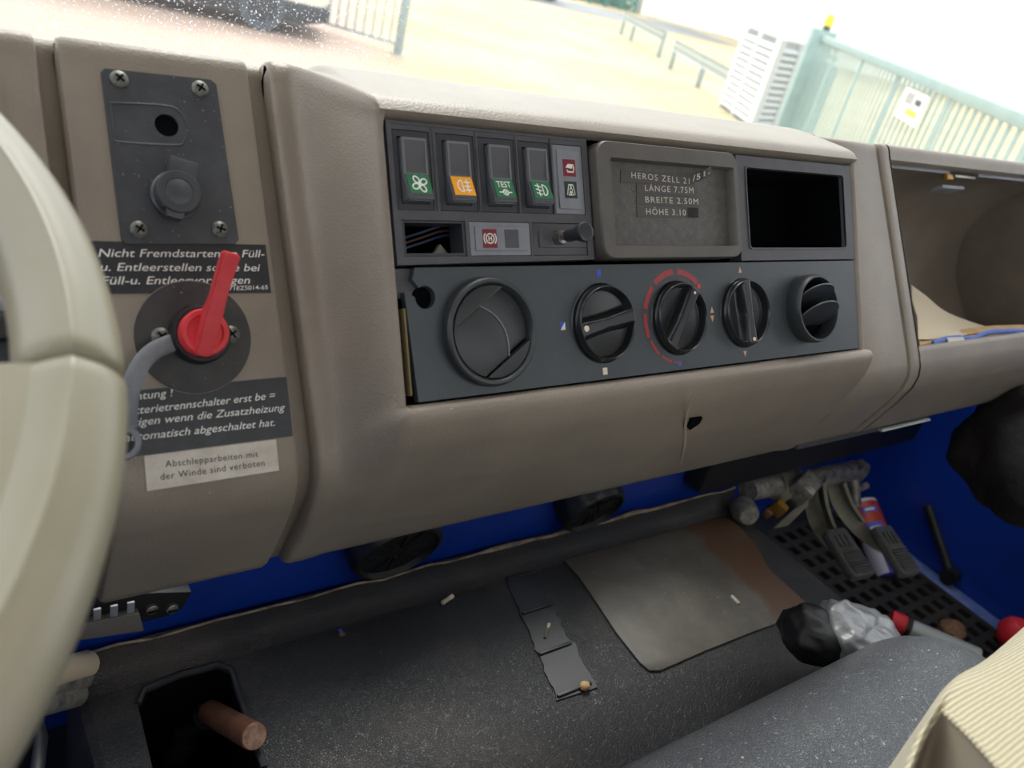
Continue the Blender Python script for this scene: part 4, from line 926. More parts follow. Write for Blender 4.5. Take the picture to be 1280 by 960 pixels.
# rotary knobs: dished disc with a bar grip across it
def bar_knob(i, ang, label, dot=None, ds=1):
    c = KN[i]; t = thing('rotary_knob', label, 'knob', PAN, (c[0], c[1], 0), 'rotary heater knobs')
    r = KR - .0022; H = .0085
    G().lathe([(r + .0016, -.007), (r + .0016, .0008), (r + .0006, .0022), (r + .0002, .0010)], 64, c=(c[0], c[1], 0)).build('collar', 'knobr', t)
    rows = []; nr, na = 16, 96; g = G()
    ca, sa = math.cos(ang), math.sin(ang)
    def h(x, y):
        u = x * ca + y * sa; v = -x * sa + y * ca; rr = math.hypot(x, y) / r
        rim = smooth((rr - .84) / .08)
        wv = .10 * (1 + .5 * abs(u / r)); bar = 1 - smooth((abs(v) / r - wv) / .16)
        k = max(rim, bar); edge = H - .004 * smooth((rr - .93) / .07)
        floor_ = .0005 + .002 * (rr ** 2)
        return lerp(floor_, edge, k) if rr <= 1 else 0
    prof = [0, .1, .2, .3, .38, .46, .54, .62, .70, .76, .80, .83, .86, .89, .93, .97, 1.0]
    na, nr = 120, 40
    for iy in range(nr + 1):
        rr_ = r * (iy / nr) ** .75
        rows.append([Vector((c[0] + rr_ * math.cos(2 * PI * k / na), c[1] + rr_ * math.sin(2 * PI * k / na), h(rr_ * math.cos(2 * PI * k / na) * .99999, rr_ * math.sin(2 * PI * k / na) * .99999))) for k in range(na)])
    g.grid(rows, closed=True); g.lathe([(r, H - .004), (r + .0002, H - .006), (r + .0002, -.004)], 88, c=(c[0], c[1], 0)); g.build('knob_body', 'knob', t, ang=50)
    if dot:
        q = (c[0] + math.cos(dot) * r * .80, c[1] + math.sin(dot) * r * .80)
        G().lathe([(.0021 * ds, H + .0001), (.0020 * ds, H + .0006), (0, H + .0007)], 20, c=(q[0], q[1], 0)).build('dot', 'cream', t)
bar_knob(0, math.radians(10), 'glossy black rotary knob with a white dot pointing sideways', math.radians(188))
bar_knob(1, math.radians(55), 'glossy black rotary knob ringed by red arc marks', math.radians(56), .5)
bar_knob(2, math.radians(96), 'black rotary knob with upright bar grip between peach arrow marks', math.radians(-84), .75)

# round air vents
def air_vent(c, r, label, ang, opened, prot):
    t = thing('air_vent', label, 'air vent', PAN, (c[0], c[1], 0), 'round air vents in the heater panel')
    G().lathe([(r * .98, .0), (r * 1.0, prot * .5), (r * .985, prot * .85), (r * .95, prot), (r * .90, prot), (r * .86, prot * .8), (r * .84, prot * .3), (r * .84, .0)], 72, c=(c[0], c[1], .0012)).build('ring', 'vent', t)
    G().lathe([(r * .85, .0018), (0, .0018)], 48, c=(c[0], c[1], 0)).build('throat', 'void', t)
    mt = Matrix.Translation((c[0], c[1], 0)) @ Matrix.Rotation(ang, 4, 'Z')
    ri = r * .845
    if not opened:
        # curved shutters: the front one overlaps the one behind it, and a lip closes the two far segments
        def seg(x0, x1, z, n=24, thk=.0015, rr=ri, curve=0):
            up_ = [(rr * math.cos(a), rr * math.sin(a)) for a in [math.acos(max(-1, min(1, x1 / rr))) + (math.acos(max(-1, min(1, x0 / rr))) - math.acos(max(-1, min(1, x1 / rr)))) * i / n for i in range(n + 1)]]
            return [(x, -y) for x, y in up_[::-1]][::-1] and up_ + [(x, -y) for x, y in up_[::-1]]
        G().prism(seg(-ri * .999, -ri * .62, 0), .002, prot * .92, .0006, mtx=mt).build('shutter_lip', 'vent', t)
        G().prism(seg(ri * .70, ri * .999, 0), .002, prot * .92, .0006, mtx=mt).build('shutter_lip', 'vent', t)
        # front flap: bounded by an arc
        n = 20; y_ = [(-.78 + 1.56 * i / n) * ri for i in range(n + 1)]
        arcx = lambda y: -ri * .02 + (1 - (y / (ri * .8)) ** 2) * ri * .26
        fl = [(-ri * .60, y) for y in (-ri * .78, ri * .78)]
        return t, mt, ri
    return t, mt, ri
vr = .0335
t, mt, ri = air_vent((VL.x, VL.y), vr, 'large round black air vent with its flaps closed', 0, True, .0075)
# closed flaps, hinge axis runs from the upper right to the lower left
ang = math.radians(-52)
mt = Matrix.Translation((VL.x, VL.y, 0)) @ Matrix.Rotation(ang, 4, 'Z')
def chord(x0, x1, n=16):
    a1_ = math.acos(max(-1, min(1, x1 / ri))); a0_ = math.acos(max(-1, min(1, x0 / ri)))
    up_ = [(ri * math.cos(lerp(a1_, a0_, i / n)), ri * math.sin(lerp(a1_, a0_, i / n))) for i in range(n + 1)]
    return up_ + [(x, -y) for x, y in up_[::-1] if abs(y) > 1e-9]
# in this frame +y looks to the upper right lip, -y to the lower left; lips are the segments beyond +-0.66
mt2 = mt @ Matrix.Rotation(PI / 2, 4, 'Z')
G().prism(chord(ri * .64, ri * .9999), .002, .0080, .0005, mtx=mt2 @ Matrix.Rotation(math.radians(52 + 56), 4, 'Z') if False else Matrix.Translation((VL.x, VL.y, 0)) @ Matrix.Rotation(math.radians(122), 4, 'Z')).build('shutter_lip', 'vent', t)
G().prism(chord(ri * .70, ri * .9999), .002, .0080, .0005, mtx=Matrix.Translation((VL.x, VL.y, 0)) @ Matrix.Rotation(math.radians(-58), 4, 'Z')).build('shutter_lip', 'vent', t)
mf = Matrix.Translation((VL.x, VL.y, 0)) @ Matrix.Rotation(math.radians(-58 + 90), 4, 'Z')   # x axis across the flaps towards upper right
def flap(x0, x1f, z0, z1, name):
    ylim = ri * .66; n = 24; pts = []
    for i in range(n + 1):
        y = -ylim + 2 * ylim * i / n; pts.append((x1f(y / ylim), y))
    for i in range(n + 1):
        y = ylim - 2 * ylim * i / n; pts.append((x0(y / ylim), y))
    cl = [(x, y) if math.hypot(x, y) < ri else (x * ri / math.hypot(x, y), y * ri / math.hypot(x, y)) for x, y in pts]
    G().prism(cl, z0, z1, .0007, 2, mtx=mf).build(name, 'vent', t)
flap(lambda s: ri * .0 + .0, lambda s: math.sqrt(max(0, ri ** 2 * .985 - (s * ri * .66) ** 2)), .002, .0038, 'flap')
flap(lambda s: -math.sqrt(max(0, ri ** 2 * .985 - (s * ri * .66) ** 2)), lambda s: ri * (.02 + .26 * (1 - s * s)), .002, .0072, 'flap')
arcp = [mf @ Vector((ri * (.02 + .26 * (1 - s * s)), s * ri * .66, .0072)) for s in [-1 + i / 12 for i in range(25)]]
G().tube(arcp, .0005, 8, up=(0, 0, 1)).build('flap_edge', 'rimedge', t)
# right vent, flaps open
vr2 = .0285
t, mt, ri = air_vent((VR.x, VR.y), vr2, 'smaller round black air vent with two flaps swung open', 0, True, .013)
def open_flap(yc, rad, tilt, z, m='vent'):
    n = 28; prof = []
    g = G(); mm = Matrix.Translation((VR.x + .0006, VR.y + yc, z)) @ Matrix.Rotation(tilt, 4, 'X')
    out = [(rad * math.cos(a), rad * .80 * math.sin(a)) for a in [PI * i / n for i in range(n + 1)]]
    out = [(rad, -.004)] + out + [(-rad, -.004), (-rad * .55, -.0095), (rad * .55, -.0095)]
    g.prism(out, 0, .0018, .0006, 2, mtx=mm); g.build('flap', m, t)
open_flap(.0085, vr2 * .80, math.radians(50), .007); open_flap(-.0065, vr2 * .84, math.radians(50), .0095)

# ================================================================ floor of the cab, bulkhead, engine cover
# blue bulkhead rising behind the engine cover
BF = vert(.075)
def wpt(px, py, y): p = vert(y).at(px, py); return Vector((p.x, y, p.z if False else p.y))
g = G(); prof = [(.30, -.20), (.085, -.24), (.066, -.30), (.064, -.40), (.064, -.43)]
g.grid([[Vector((x, a, b)) for a, b in prof] for x in (-.76, .63)])
g.build('bulkhead_ledge', 'bluep'); tag(bpy.data.objects['bulkhead_ledge'], 'bright blue painted body panel running under the dashboard', 'body panel')
# two round black caps
def cap(px, py, r, label, ax):
    c = vert(.035).at(px, py); c = Vector((c.x, .035, c.y)); z = Vector(ax).normalized(); mm = place(c, (1, 0, 0), z); t = thing('screw_cap', label, 'cap', WF, c, 'black round caps under the dashboard')
    g = G(); n = 72; rows = []
    for zz, k in ((-.035, 1), (-.004, 1), (0, .96), (.001, .88), (-.004, .84), (-.005, .4), (-.005, 0)):
        rows.append([mm @ Vector((math.cos(2 * PI * i / n) * r * (k * (1 + (.025 if (i // 3) % 2 and zz < -.001 and k >= .96 else 0))), math.sin(2 * PI * i / n) * r * (k * (1 + (.025 if (i // 3) % 2 and zz < -.001 and k >= .96 else 0))), zz)) for i in range(n)])
    g.grid(rows, closed=True); g.build('cap_body', 'black', t, ang=25)
    for i in range(12):
        m2 = mm @ Matrix.Rotation(2 * PI * i / 12, 4, 'Z'); G().box(r * .2, r * .78, -.001, .001, -.005, -.0025, mtx=m2).build('rib', 'black', t)
cap(500, 694, .042, 'round black ribbed cap nearest the steering wheel below the dashboard', (0, -1, -.35)); cap(745, 642, .036, 'round black ribbed cap above the grey rubber sheet', (0, -1, -.35))
# engine cover mat
MZ = -.45
xl, xr = -.145, .597; yb, yf = .034, -.75
hl = [MATF.at(*q) for q in ((172, 880), (180, 862), (225, 843), (272, 831), (290, 838), (300, 870), (330, 960), (338, 1000), (200, 1000))]
t = em = thing('engine_cover', 'black pebbled rubber covered engine cover with a lever opening', 'engine cover', MATF, ((xl + xr) / 2, -.2, 0))
holep = [v2(p) for p in hl]
hole_x = (min(p[0] for p in holep), max(p[0] for p in holep))
g = G(); g.plate([(xl, yf), (xr, yf), (xr, yb), (xl, yb)], [holep], -.012, 0, deep=-.006)
back = [(yb, 0), (yb + .008, .002), (yb + .014, .007), (yb + .017, .014), (yb + .018, .024), (yb + .022, .025), (yb + .026, .01)]
g.grid([[Vector((x, a, b)) for a, b in back] for x in (xl, xr)])
left = [(xl, 0), (xl - .006, -.003), (xl - .010, -.012), (xl - .014, -.30)]
g.grid([[Vector((a, y, b)) for a, b in left] for y in (yf, yb + .02)])
g.grid([[Vector((xr, y, 0)), Vector((xr + .003, y, -.004)), Vector((xr + .004, y, -.38))] for y in (yf, yb)])
g.build('cover_mat', 'mat', em)
g = G(); g.tube([Vector((lerp(xl, xr, i / 30), yb + .019 + .0012 * math.sin(i * 1.7), .0255 + .0012 * math.sin(i * 2.3))) for i in range(31)], [.0010 + .0016 * abs(math.sin(i * .9)) * (1.2 if 13 < i < 26 else .1) for i in range(31)], 8); g.build('edge_trim', 'seam', em)
G().tube([(p.x, p.y, .0) for p in hl[:7]], .0028, 8).build('hole_rim', 'matb', em)
g = G(); g.grid([[Vector((p[0], p[1], z)) for p in holep] for z in (-.005, -.12)], closed=True); g.add([(p[0], p[1], -.12) for p in holep], [list(range(len(holep)))]); g.build('shaft', 'void', em)
# rod: lever stub
E1 = MATF.at(318, 921, .015) + Vector((0, 0, -.45)); S1 = MATF.at(262, 890, -.035) + Vector((0, 0, -.45)); S0 = MATF.at(236, 905, -.06) + Vector((0, 0, -.46))
t = thing('lever_stub', 'rusty brown round lever stub sticking out of the floor opening', 'lever', WF, S0)
dv = (E1 - S1).normalized(); rr = .0098
G().tube([S1, S1 + dv * .002, E1 - dv * .0008, E1], [rr * .92, rr, rr, rr * .93], 32).build('rod', 'wood', t)
G().tube([E1 - dv * .0002, E1 + dv * .0004], [rr * .92, rr * .9], 32).build('cut_end', 'woodend', t)
G().tube([S0 - Vector((.01, 0, .03)), S0, S1.lerp(S0, .2), S1 + dv * .004], [.012, .012, .0105, .0085], 20).build('sleeve', 'matb', t)
# grey sheet
pp = [MATF.at(*q, .002) for q in ((705, 700), (770, 683), (840, 664), (905, 645), (925, 658), (945, 682), (962, 712), (990, 737), (1012, 758), (1000, 768), (940, 790), (880, 814), (825, 838), (812, 838), (800, 828), (770, 790), (745, 752), (725, 722))]
o = MATF.at(760, 770); t = thing('rubber_sheet', 'scuffed grey rubber sheet with a rusty stained edge on the engine cover', 'mat', MATF, (MATF.at(705, 700).x, o.y, 0))
G().prism([v2(p) for p in pp][::-1], .0002, .0022, .0004).build('sheet', 'patch', t)
# ladder shaped hold-down strip
q = [MATF.at(*c) for c in ((632, 722), (668, 714), (742, 862), (697, 876))]
t = thing('bracket_strip', 'flat black strip with cross ribs and ragged edges on the engine cover', 'strip', MATF, q[0])
ed = []
for i in range(25): p = q[0].lerp(q[3], i / 24); ed.append((p.x + random.uniform(-.0022, .0012), p.y))
ee = []
for i in range(25): p = q[1].lerp(q[2], i / 24); ee.append((p.x + random.uniform(-.0025, .0045), p.y))
G().prism(ed + ee[::-1], .0001, .0014).build('strip_body', 'matb', t)
for k in (.02, .33, .66, .97):
    a = q[0].lerp(q[3], k); b = q[1].lerp(q[2], k); G().box(min(a.x, b.x), max(a.x, b.x), (a.y + b.y) / 2 - .0015, (a.y + b.y) / 2 + .0015, .0014, .0032, .0005).build('cross_rib', 'matb', t)
G().box(q[3].x - .001, q[3].x + .003, q[3].y - .001, q[0].y, .0014, .0024, .0004, mtx=None).build('side_rib', 'matb', t) if False else None
# small litter
def bit(name, label, cat, px, px2, r, m, m2=None):
    a = MATF.at(*px, r); b = MATF.at(*px2, r); t = thing(name, label, cat, MATF, a); a.z = b.z = r + .0006
    G().tube([a, b], r, 12).build('paper_roll', m, t)
    if m2: c = a.lerp(b, .7); d_ = (b - a).normalized(); G().tube([c, b + d_ * .0006], r * 1.05, 12).build('tip', m2, t)
bit('cigarette_butt', 'cream cigarette butt left of the ribbed black strip', 'cigarette butt', (553, 754), (565, 746), .0022, 'creampaper', 'cream')
bit('cigarette_butt', 'white cigarette butt lying on the grey rubber sheet', 'cigarette butt', (914, 746), (923, 755), .0022, 'paper', 'creampaper')
bit('burnt_match', 'thin grey stick lying on the ribbed black strip', 'stick', (681, 798), (686, 781), .0014, 'padr', 'creampaper')
c = MATF.at(731, 857, .004); t = lump('pebble', 'tanpaper', None, (c.x, c.y, .0035), (.0052, .0045, .0032), 3, .3, 16, 10, MATF); tag(t, 'small tan pebble at the near end of the ribbed strip', 'pebble')
c = MATF.at(427, 790, .002); t = thing('crumb', 'tiny blue and red crumb on the black floor mat', 'litter', MATF, c)
G().box(c.x - .002, c.x + .001, c.y - .001, c.y + .004, .0003, .003, .0005).build('blue_piece', 'blueprint', t); G().box(c.x - .003, c.x + .002, c.y - .004, c.y - .001, .0003, .003, .0005).build('red_piece', 'rust', t)

# under the dash at the left: fuse strip
U = vert(.0)
t = thing('fuse_strip', 'black terminal strip with clear cover under the switch column', 'fuse box', WF, (-.12, .0, -.32))
p0 = U.at(70, 800); p1 = U.at(236, 738); 
FSF = Fr((0, .0, 0), 0)
pts = [FSF.at(*q) for q in ((60, 800), (210, 765), (226, 757), (238, 735), (60, 740))]
inv = WF.M.inverted()
def flat_world(fr, pts, z0, z1, bev=0):
    g = G(); g.prism([v2(p) for p in pts], z0, z1, bev); g.v = [inv @ (fr.M @ v) for v in g.v]; return g
flat_world(FSF, pts, -.004, .004, .0008).build('strip_body', 'black', t)
M['clear'] = mat('clear plastic cover', '6a6662', .25, spec=.8); 
pts = [FSF.at(*q) for q in ((90, 768), (170, 754), (176, 776), (78, 790))]
flat_world(FSF, pts, .004, .010, .001).build('clear_cover', 'clear', t)
for k in range(4):
    c = FSF.at(100 + k * 21, 771 - k * 4.2, .01); pts = [(c.x - .0022, c.y - .004), (c.x + .0022, c.y - .004), (c.x + .0022, c.y + .005), (c.x - .0022, c.y + .005)]
    flat_world(FSF, pts, .010, .012, .0004).build('terminal', 'lgrey', t)
for q in ((190, 762), (215, 761)):
    c = FSF.at(*q, .005); g = G().lathe([(.0042, 0), (.004, .002), (.0025, .003), (0, .0032)], 20, c=(c.x, c.y, .004)); g.v = [inv @ (FSF.M @ v) for v in g.v]; s = g.build('screw', 'steel', t)
    g = G().box(c.x - .003, c.x + .003, c.y - .0005, c.y + .0005, .0066, .0075); g.v = [inv @ (FSF.M @ v) for v in g.v]; g.build('slot', 'void', s)
# pale pipes left of the cover
t = thing('pipe_bundle', 'worn cream and grey pipes beside the engine cover', 'pipe', WF, (-.22, .02, -.45))
for a, b, r, m in (((108, 830), (10, 858), .010, 'creampaper'), ((106, 848), (8, 872), .007, 'metal'), ((95, 868), (5, 890), .009, 'metal')):
    A1 = ray(*a, .72); B1 = ray(*b, .64); G().tube([A1, B1], r, 16).build('pipe', m, t)
A1 = ray(40, 880, .66); B1 = ray(45, 975, .62); G().tube([A1, A1.lerp(B1, .5) + Vector((.004, 0, 0)), B1], .004, 12).build('hose', 'matb', t)

# passenger footwell
DF = WF
def duct():
    t = thing('heater_duct', 'scratched black duct under the dashboard by the pedals', 'duct', WF, (.75, .1, -.3))
    a = onx(935, 610, .55); 
    G().box(.50, .98, .035, .10, -.405, -.280, .008).build('duct_body', 'black', t)
    G().box(.62, .80, .012, .035, -.345, -.295, .004).build('duct_flange', 'padr', t)
duct()
a = AF.at(1100, 540); t = thing('metal_strip', 'thin pale metal strip fixed below the glove box', 'strip', WF, (.66, -.03, -.287))
p0 = Fr((0, 0, -.287), 90).at(1100, 538); p1 = Fr((0, 0, -.287), 90).at(1160, 524)
G().tube([Vector((p0.x, p0.y, -.2865)), Vector((p1.x, p1.y, -.2865))], .0035, 8, flat=.4).build('strip', 'galv2', t)
# pedals
PD = 1.42
def P3(px, py, d): return ray(px, py, d)
t = thing('pedal_assembly', 'grey green pedals with black ribbed pads in the passenger footwell', 'pedals', WF, P3(1000, 600, 1.3))
A1 = P3(935, 613, 1.12); B1 = P3(1068, 588, 1.36)
G().tube([A1, A1.lerp(B1, .25)], .014, 20).build('shaft', 'metal', t)
G().tube([A1.lerp(B1, .22), A1.lerp(B1, .40)], .019, 20).build('bearing', 'metal', t)
G().tube([A1.lerp(B1, .38), A1.lerp(B1, .6)], .012, 20).build('shaft', 'metal', t)
G().tube([A1.lerp(B1, .60), B1], .015, 20).build('shaft', 'metal', t)
G().tube([B1, B1 + Vector((0, -.012, 0))], .020, 20).build('end_collar', 'metal', t)
def arm(pts, d0, d1, wd, thk, name='pedal_arm'):
    n = len(pts); P = [P3(x, y, lerp(d0, d1, i / (n - 1))) for i, (x, y) in enumerate(pts)]; P = spline(P, 5); rows = []
    sd = Vector(RC[0]) * .86 + Vector(RC[2]) * .5
    for i, p in enumerate(P):
        tt = (P[min(i + 1, len(P) - 1)] - P[max(i - 1, 0)]).normalized(); a = tt.cross(Vector(RC[2])).normalized(); b = a.cross(tt)
        w_ = lerp(wd * 1.0, wd * .75, i / len(P)); rows.append([p + a * w_ + b * thk, p + a * w_ - b * thk, p - a * w_ - b * thk, p - a * w_ + b * thk])
    g = G(); g.grid(rows, closed=True); g.f += [[0, 1, 2, 3], [len(g.v) - 4 + k for k in (3, 2, 1, 0)]]
    return g.build(name, 'pedal', t, ang=30)
arm([(1018, 600), (1015, 625), (1022, 655), (1040, 678), (1056, 694)], 1.28, 1.33, .013, .003)
arm([(1026, 600), (1030, 628), (1036, 648), (1045, 668)], 1.26, 1.30, .0025, .012, 'arm_edge')
arm([(1042, 604), (1050, 630), (1070, 658), (1095, 678), (1120, 692)], 1.32, 1.36, .012, .003)
arm([(1052, 602), (1062, 628), (1078, 652)], 1.31, 1.33, .0025, .010, 'arm_edge')
def pad(c4, d):
    P = [P3(x, y, dd) for (x, y), dd in zip(c4, d)]; ex = (P[1] - P[0]); ey = (P[3] - P[0]); nz = ex.cross(ey).normalized()
    if nz.dot(Vector(RC[2])) > 0: nz = -nz
    mm = place(P[3], ex, nz); lx = ex.length; ly = ey.length
    inv_ = mm.inverted(); yy = (inv_ @ P[0]).y; s = 1 if yy > 0 else -1
    r_ = rrect(0, lx, 0, s * ly, min(lx, ly) * .16)
    pd = G().prism(r_, -.014, 0, .003, 2, mtx=mm).build('pedal_pad', 'padr', t)
    for i in range(11):
        y0 = s * ly * (.06 + i * .052) if i < 9 else None
        if y0 is None: continue
        G().box(lx * .1, lx * .9, min(y0, y0 + s * ly * .028), max(y0, y0 + s * ly * .028), 0, .0035, .001, mtx=mm).build('pad_rib', 'padr', pd)
    for i in range(3):
        cc = mm @ Vector((lx * (.3 + .2 * i), s * ly * .75, .001)); G().box(lx * (.2 + i * .22), lx * (.32 + i * .22), min(s * ly * .6, s * ly * .85), max(s * ly * .6, s * ly * .85), 0, .003, .001, mtx=mm).build('pad_stud', 'padr', pd)
pad([(1051, 663), (1077, 659), (1089, 714), (1069, 722)], [1.27, 1.30, 1.26, 1.23]); pad([(1113, 660), (1134, 657), (1147, 711), (1131, 719)], [1.33, 1.36, 1.32, 1.29])
g = G(); q = [P3(*c, 1.2) for c in ((966, 661), (1012, 619), (1010, 632), (985, 657))]; g.add(q + [p + Vector(RC[2]) * .004 for p in q], [(0, 1, 2, 3), (7, 6, 5, 4), (0, 4, 5, 1), (1, 5, 6, 2), (2, 6, 7, 3), (3, 7, 4, 0)]); g.build('side_plate', 'pedal', t)
for c, s, m in (((976, 632), .013, 'brass'), ((981, 615), .014, 'pedal'), ((1004, 610), .020, 'metal'), ((990, 628), .011, 'matb'), ((960, 640), .008, 'rust')):
    P = P3(*c, 1.18); G().box(-s, s, -s * .7, s * .7, -s * .8, s * .8, s * .2, mtx=place(P, (1, .3, .2), (0, -.4, 1))).build('fitting', m, t)
A1 = P3(1066, 592, 1.35); B1 = P3(1070, 632, 1.36); G().tube([A1, B1], .008, 14).build('link_rod', 'metal', t); G().tube([P3(1072, 612, 1.36), P3(1084, 606, 1.37)], .005, 12).build('bolt', 'metal', t)
A1 = P3(928, 635, 1.1); G().lathe([(0, 0), (.016, 0), (.016, .02), (.010, .03), (0, .03)], 20, mtx=place(A1, (1, 0, 0), (-.5, -.6, .2))).build('pivot_bolt', 'metal', t)
# spray can
M['canred'] = mat('orange red can print', 'b8402f', .35); M['canblue'] = mat('blue violet can print', '2f2f9a', .35); M['canwhite'] = mat('white can print', 'c9c5cf', .35)
bt = Fr((0, 0, -.785), 90).at(1113, 722); bt.z = -.785; db = (bt - Vector((CP.x, CP.y, CP.z - H0))).length; tp = P3(1076, 628, db + .04); ax = (tp - bt); L_ = ax.length; mm = place(bt, (1, 0, 0), ax); r_ = .0165 * db
t = thing('spray_can', 'orange and blue spray can leaning behind the pedal pads', 'spray can', WF, bt)
bd = G().lathe([(0, 0), (r_ * .9, 0), (r_, .003), (r_, L_ * .46)], 32, mtx=mm).build('can_bottom', 'canblue', t)
G().lathe([(r_, L_ * .46), (r_, L_ * .95)], 32, mtx=mm).build('can_top', 'canred', t)
G().lathe([(r_, L_ * .95), (r_ * .99, L_ * .985), (r_ * .8, L_), (0, L_)], 32, mtx=mm).build('can_rim', 'canwhite', t)
vd = Vector(RC[2]); vloc = mm.to_3x3().inverted() @ (-vd); aa = math.atan2(vloc.y, vloc.x)
def wrap(a0, a1, z0, z1, m, nm): G().lathe([(r_ * 1.01, L_ * z0), (r_ * 1.01, L_ * z1)], 12, mtx=mm, a0=aa + a0, a1=aa + a1).build(nm, m, t)
wrap(-.5, .6, .80, .87, 'blueprint', 'print_band'); wrap(-.3, .35, .82, .85, 'white', 'print_band'); wrap(-.7, .5, .50, .66, 'blueprint', 'print_round'); wrap(-.4, .3, .55, .61, 'white', 'print_band'); wrap(-1.5, -.3, .02, .46, 'canwhite', 'white_stripe')
# footwell mat with square recesses
t = thing('rubber_floor_mat', 'dirty black rubber mat with a grid of square recesses in the footwell', 'mat', WF, (.9, 0, -.8))
fx0, fx1, fy0, fy1 = .62, 1.335, -.40, .24; FZ = -.798
M['gridm'] = mat('dirty black rubber grid', '262422', .7, col2='3d332a', nscale=9, contrast=(.5, .75))
G().box(fx0, fx1, fy0, fy1, FZ, FZ + .004).build('mat_base', 'gridm', t)
g = G(); n1 = 21; n2 = 18
for i in range(n1 + 1): x = lerp(fx0, fx1, i / n1); g.box(x - .007, x + .007, fy0, fy1, FZ + .004, FZ + .016)
for i in range(n2 + 1): y = lerp(fy0, fy1, i / n2); g.box(fx0, fx1, y - .007, y + .007, FZ + .004, FZ + .0155)
o = g.build('grid_ribs', 'gridm', t); o['kind'] = 'stuff'
M['sill'] = mat('scuffed blue sill with sunlight painted in', '5a6fae', .5, col2='7f8fc0', nscale=40)  # sunlight on the ledge is put into this paler blue
sbox('trim_6', 1.335, 1.38, -.9, .26, -.8, -.782, 'sill', .004)
# black strut on the door side
t = thing('door_strut', 'thin black strut with round end on the blue side panel', 'strut', WF, P3(1160, 632, 1.6))
def onr(px, py, X=1.372): return onx(px, py, X)
G().tube([onr(1159, 632), onr(1188, 718)], .009, 12).build('rod', 'black', t); G().lathe([(0, -.012), (.016, -.012), (.016, .012), (0, .012)], 20, mtx=place(onr(1188, 720, 1.365), (0, 1, 0), (1, 0, 0))).build('end_eye', 'black', t)
# dark round bundle hanging at the right
cc = P3(1300, 575, 1.3); t = thing('coat', 'dark brown black folded coat hanging beside the blue side panel', 'coat', WF, cc)
lump('cloth', 'darkcloth', t, cc, (.105, .10, .085), 5, .2, 40, 26, freq=2)
# litter and tools on the footwell floor
TF = Fr((0, 0, -.775), 90); a = TF.at(1112, 774); b = TF.at(1178, 802); a.z = b.z = -.775; t = thing('torch', 'silver torch with a red head lying in the footwell', 'torch', WF, a); dv = (b - a).normalized()
G().tube([a, a + dv * .025], [.017, .018], 20).build('red_head', 'redbright', t); G().tube([a + dv * .025, a + dv * .034], .020, 20).build('collar', 'black', t); G().tube([a + dv * .034, b + dv * .06], .0155, 20).build('barrel', 'galv2', t)
c = Fr((0, 0, -.772), 90).at(1190, 788); c.z = -.772; t = thing('dry_leaf', 'crumpled dry brown leaf on the footwell mat', 'leaf', WF, c); lump('leaf', 'rust', t, c, (.03, .022, .012), 8, .5, 18, 10)
c = Fr((0, 0, -.755), 90).at(1270, 794); c.z = -.755; t = thing('red_ball', 'glossy red ball shaped object by the blue sill', 'ball', WF, c); lump('ball', 'redbright', t, c, (.032, .032, .032), 2, .08, 24, 16)

# vinyl middle seat
def cushion(name, label, cat, m, fn, nu, nv, extra=None):
    t = thing(name, label, cat, WF, fn(.5, .3)); g = G(); g.grid([[fn(i / nu, j / nv) for j in range(nv + 1)] for i in range(nu + 1)]); g.build('cushion', m, t, ang=70); return t
sx0, sx1 = -.05, .56; sy0, sy1 = -.212, -.80; sz = -.322
def vin(u, v):
    x = lerp(sx0, sx1, u); e = 1 - smooth((x - (sx1 - .075)) / .075) * 1.0
    ex = max(0, (x - (sx1 - .11)) / .11); drop = .095 * ex ** 2.6
    # front edge profile
    if v < .5:
        a = v / .5 * PI / 2; y = sy0 - .075 * (1 - math.sin(a)) * 0 - .080 * (1 - math.cos(a - PI / 2 + PI / 2)) if False else sy0 - .085 * (1 - math.cos(a)); z = sz - .085 * (1 - math.sin(a))
    else:
        y = lerp(sy0 - .085, sy1, (v - .5) / .5); z = sz + .012 * math.sin((v - .5) * PI)
    y -= .055 * ex ** 2
    return Vector((x, y, z - drop))
t = cushion('middle_seat', 'worn grey black pebbled vinyl middle seat cushion', 'seat', 'vinyl', vin, 60, 40)
g = G(); g.grid([[vin(i / 20, 0), vin(i / 20, 0) - Vector((0, 0, .09))] for i in range(21)]); g.build('cushion_skirt', 'matb', t)
# torn, taped pad end standing at the seat's front edge
c = Fr((0, 0, -.385), 90).at(1052, 790); C3 = Vector((c.x, c.y, -.385))
t = thing('taped_pad', 'black padded end wrapped in torn silver duct tape in front of the vinyl seat', 'pad', WF, C3)
PM = place(C3, (.85, -.5, .1), (.1, -.3, 1))
lump('pad', 'black', t, PM @ Vector((-.018, .0, -.014)), (.036, .028, .022), 4, .15, 40, 28, freq=2.6, power=.75, mtx=PM.to_3x3())
lump('silver_tape', 'tapesilver', t, PM @ Vector((.026, .002, -.006)), (.046, .031, .023), 9, .13, 60, 40, freq=3.4, power=.55, mtx=PM.to_3x3())
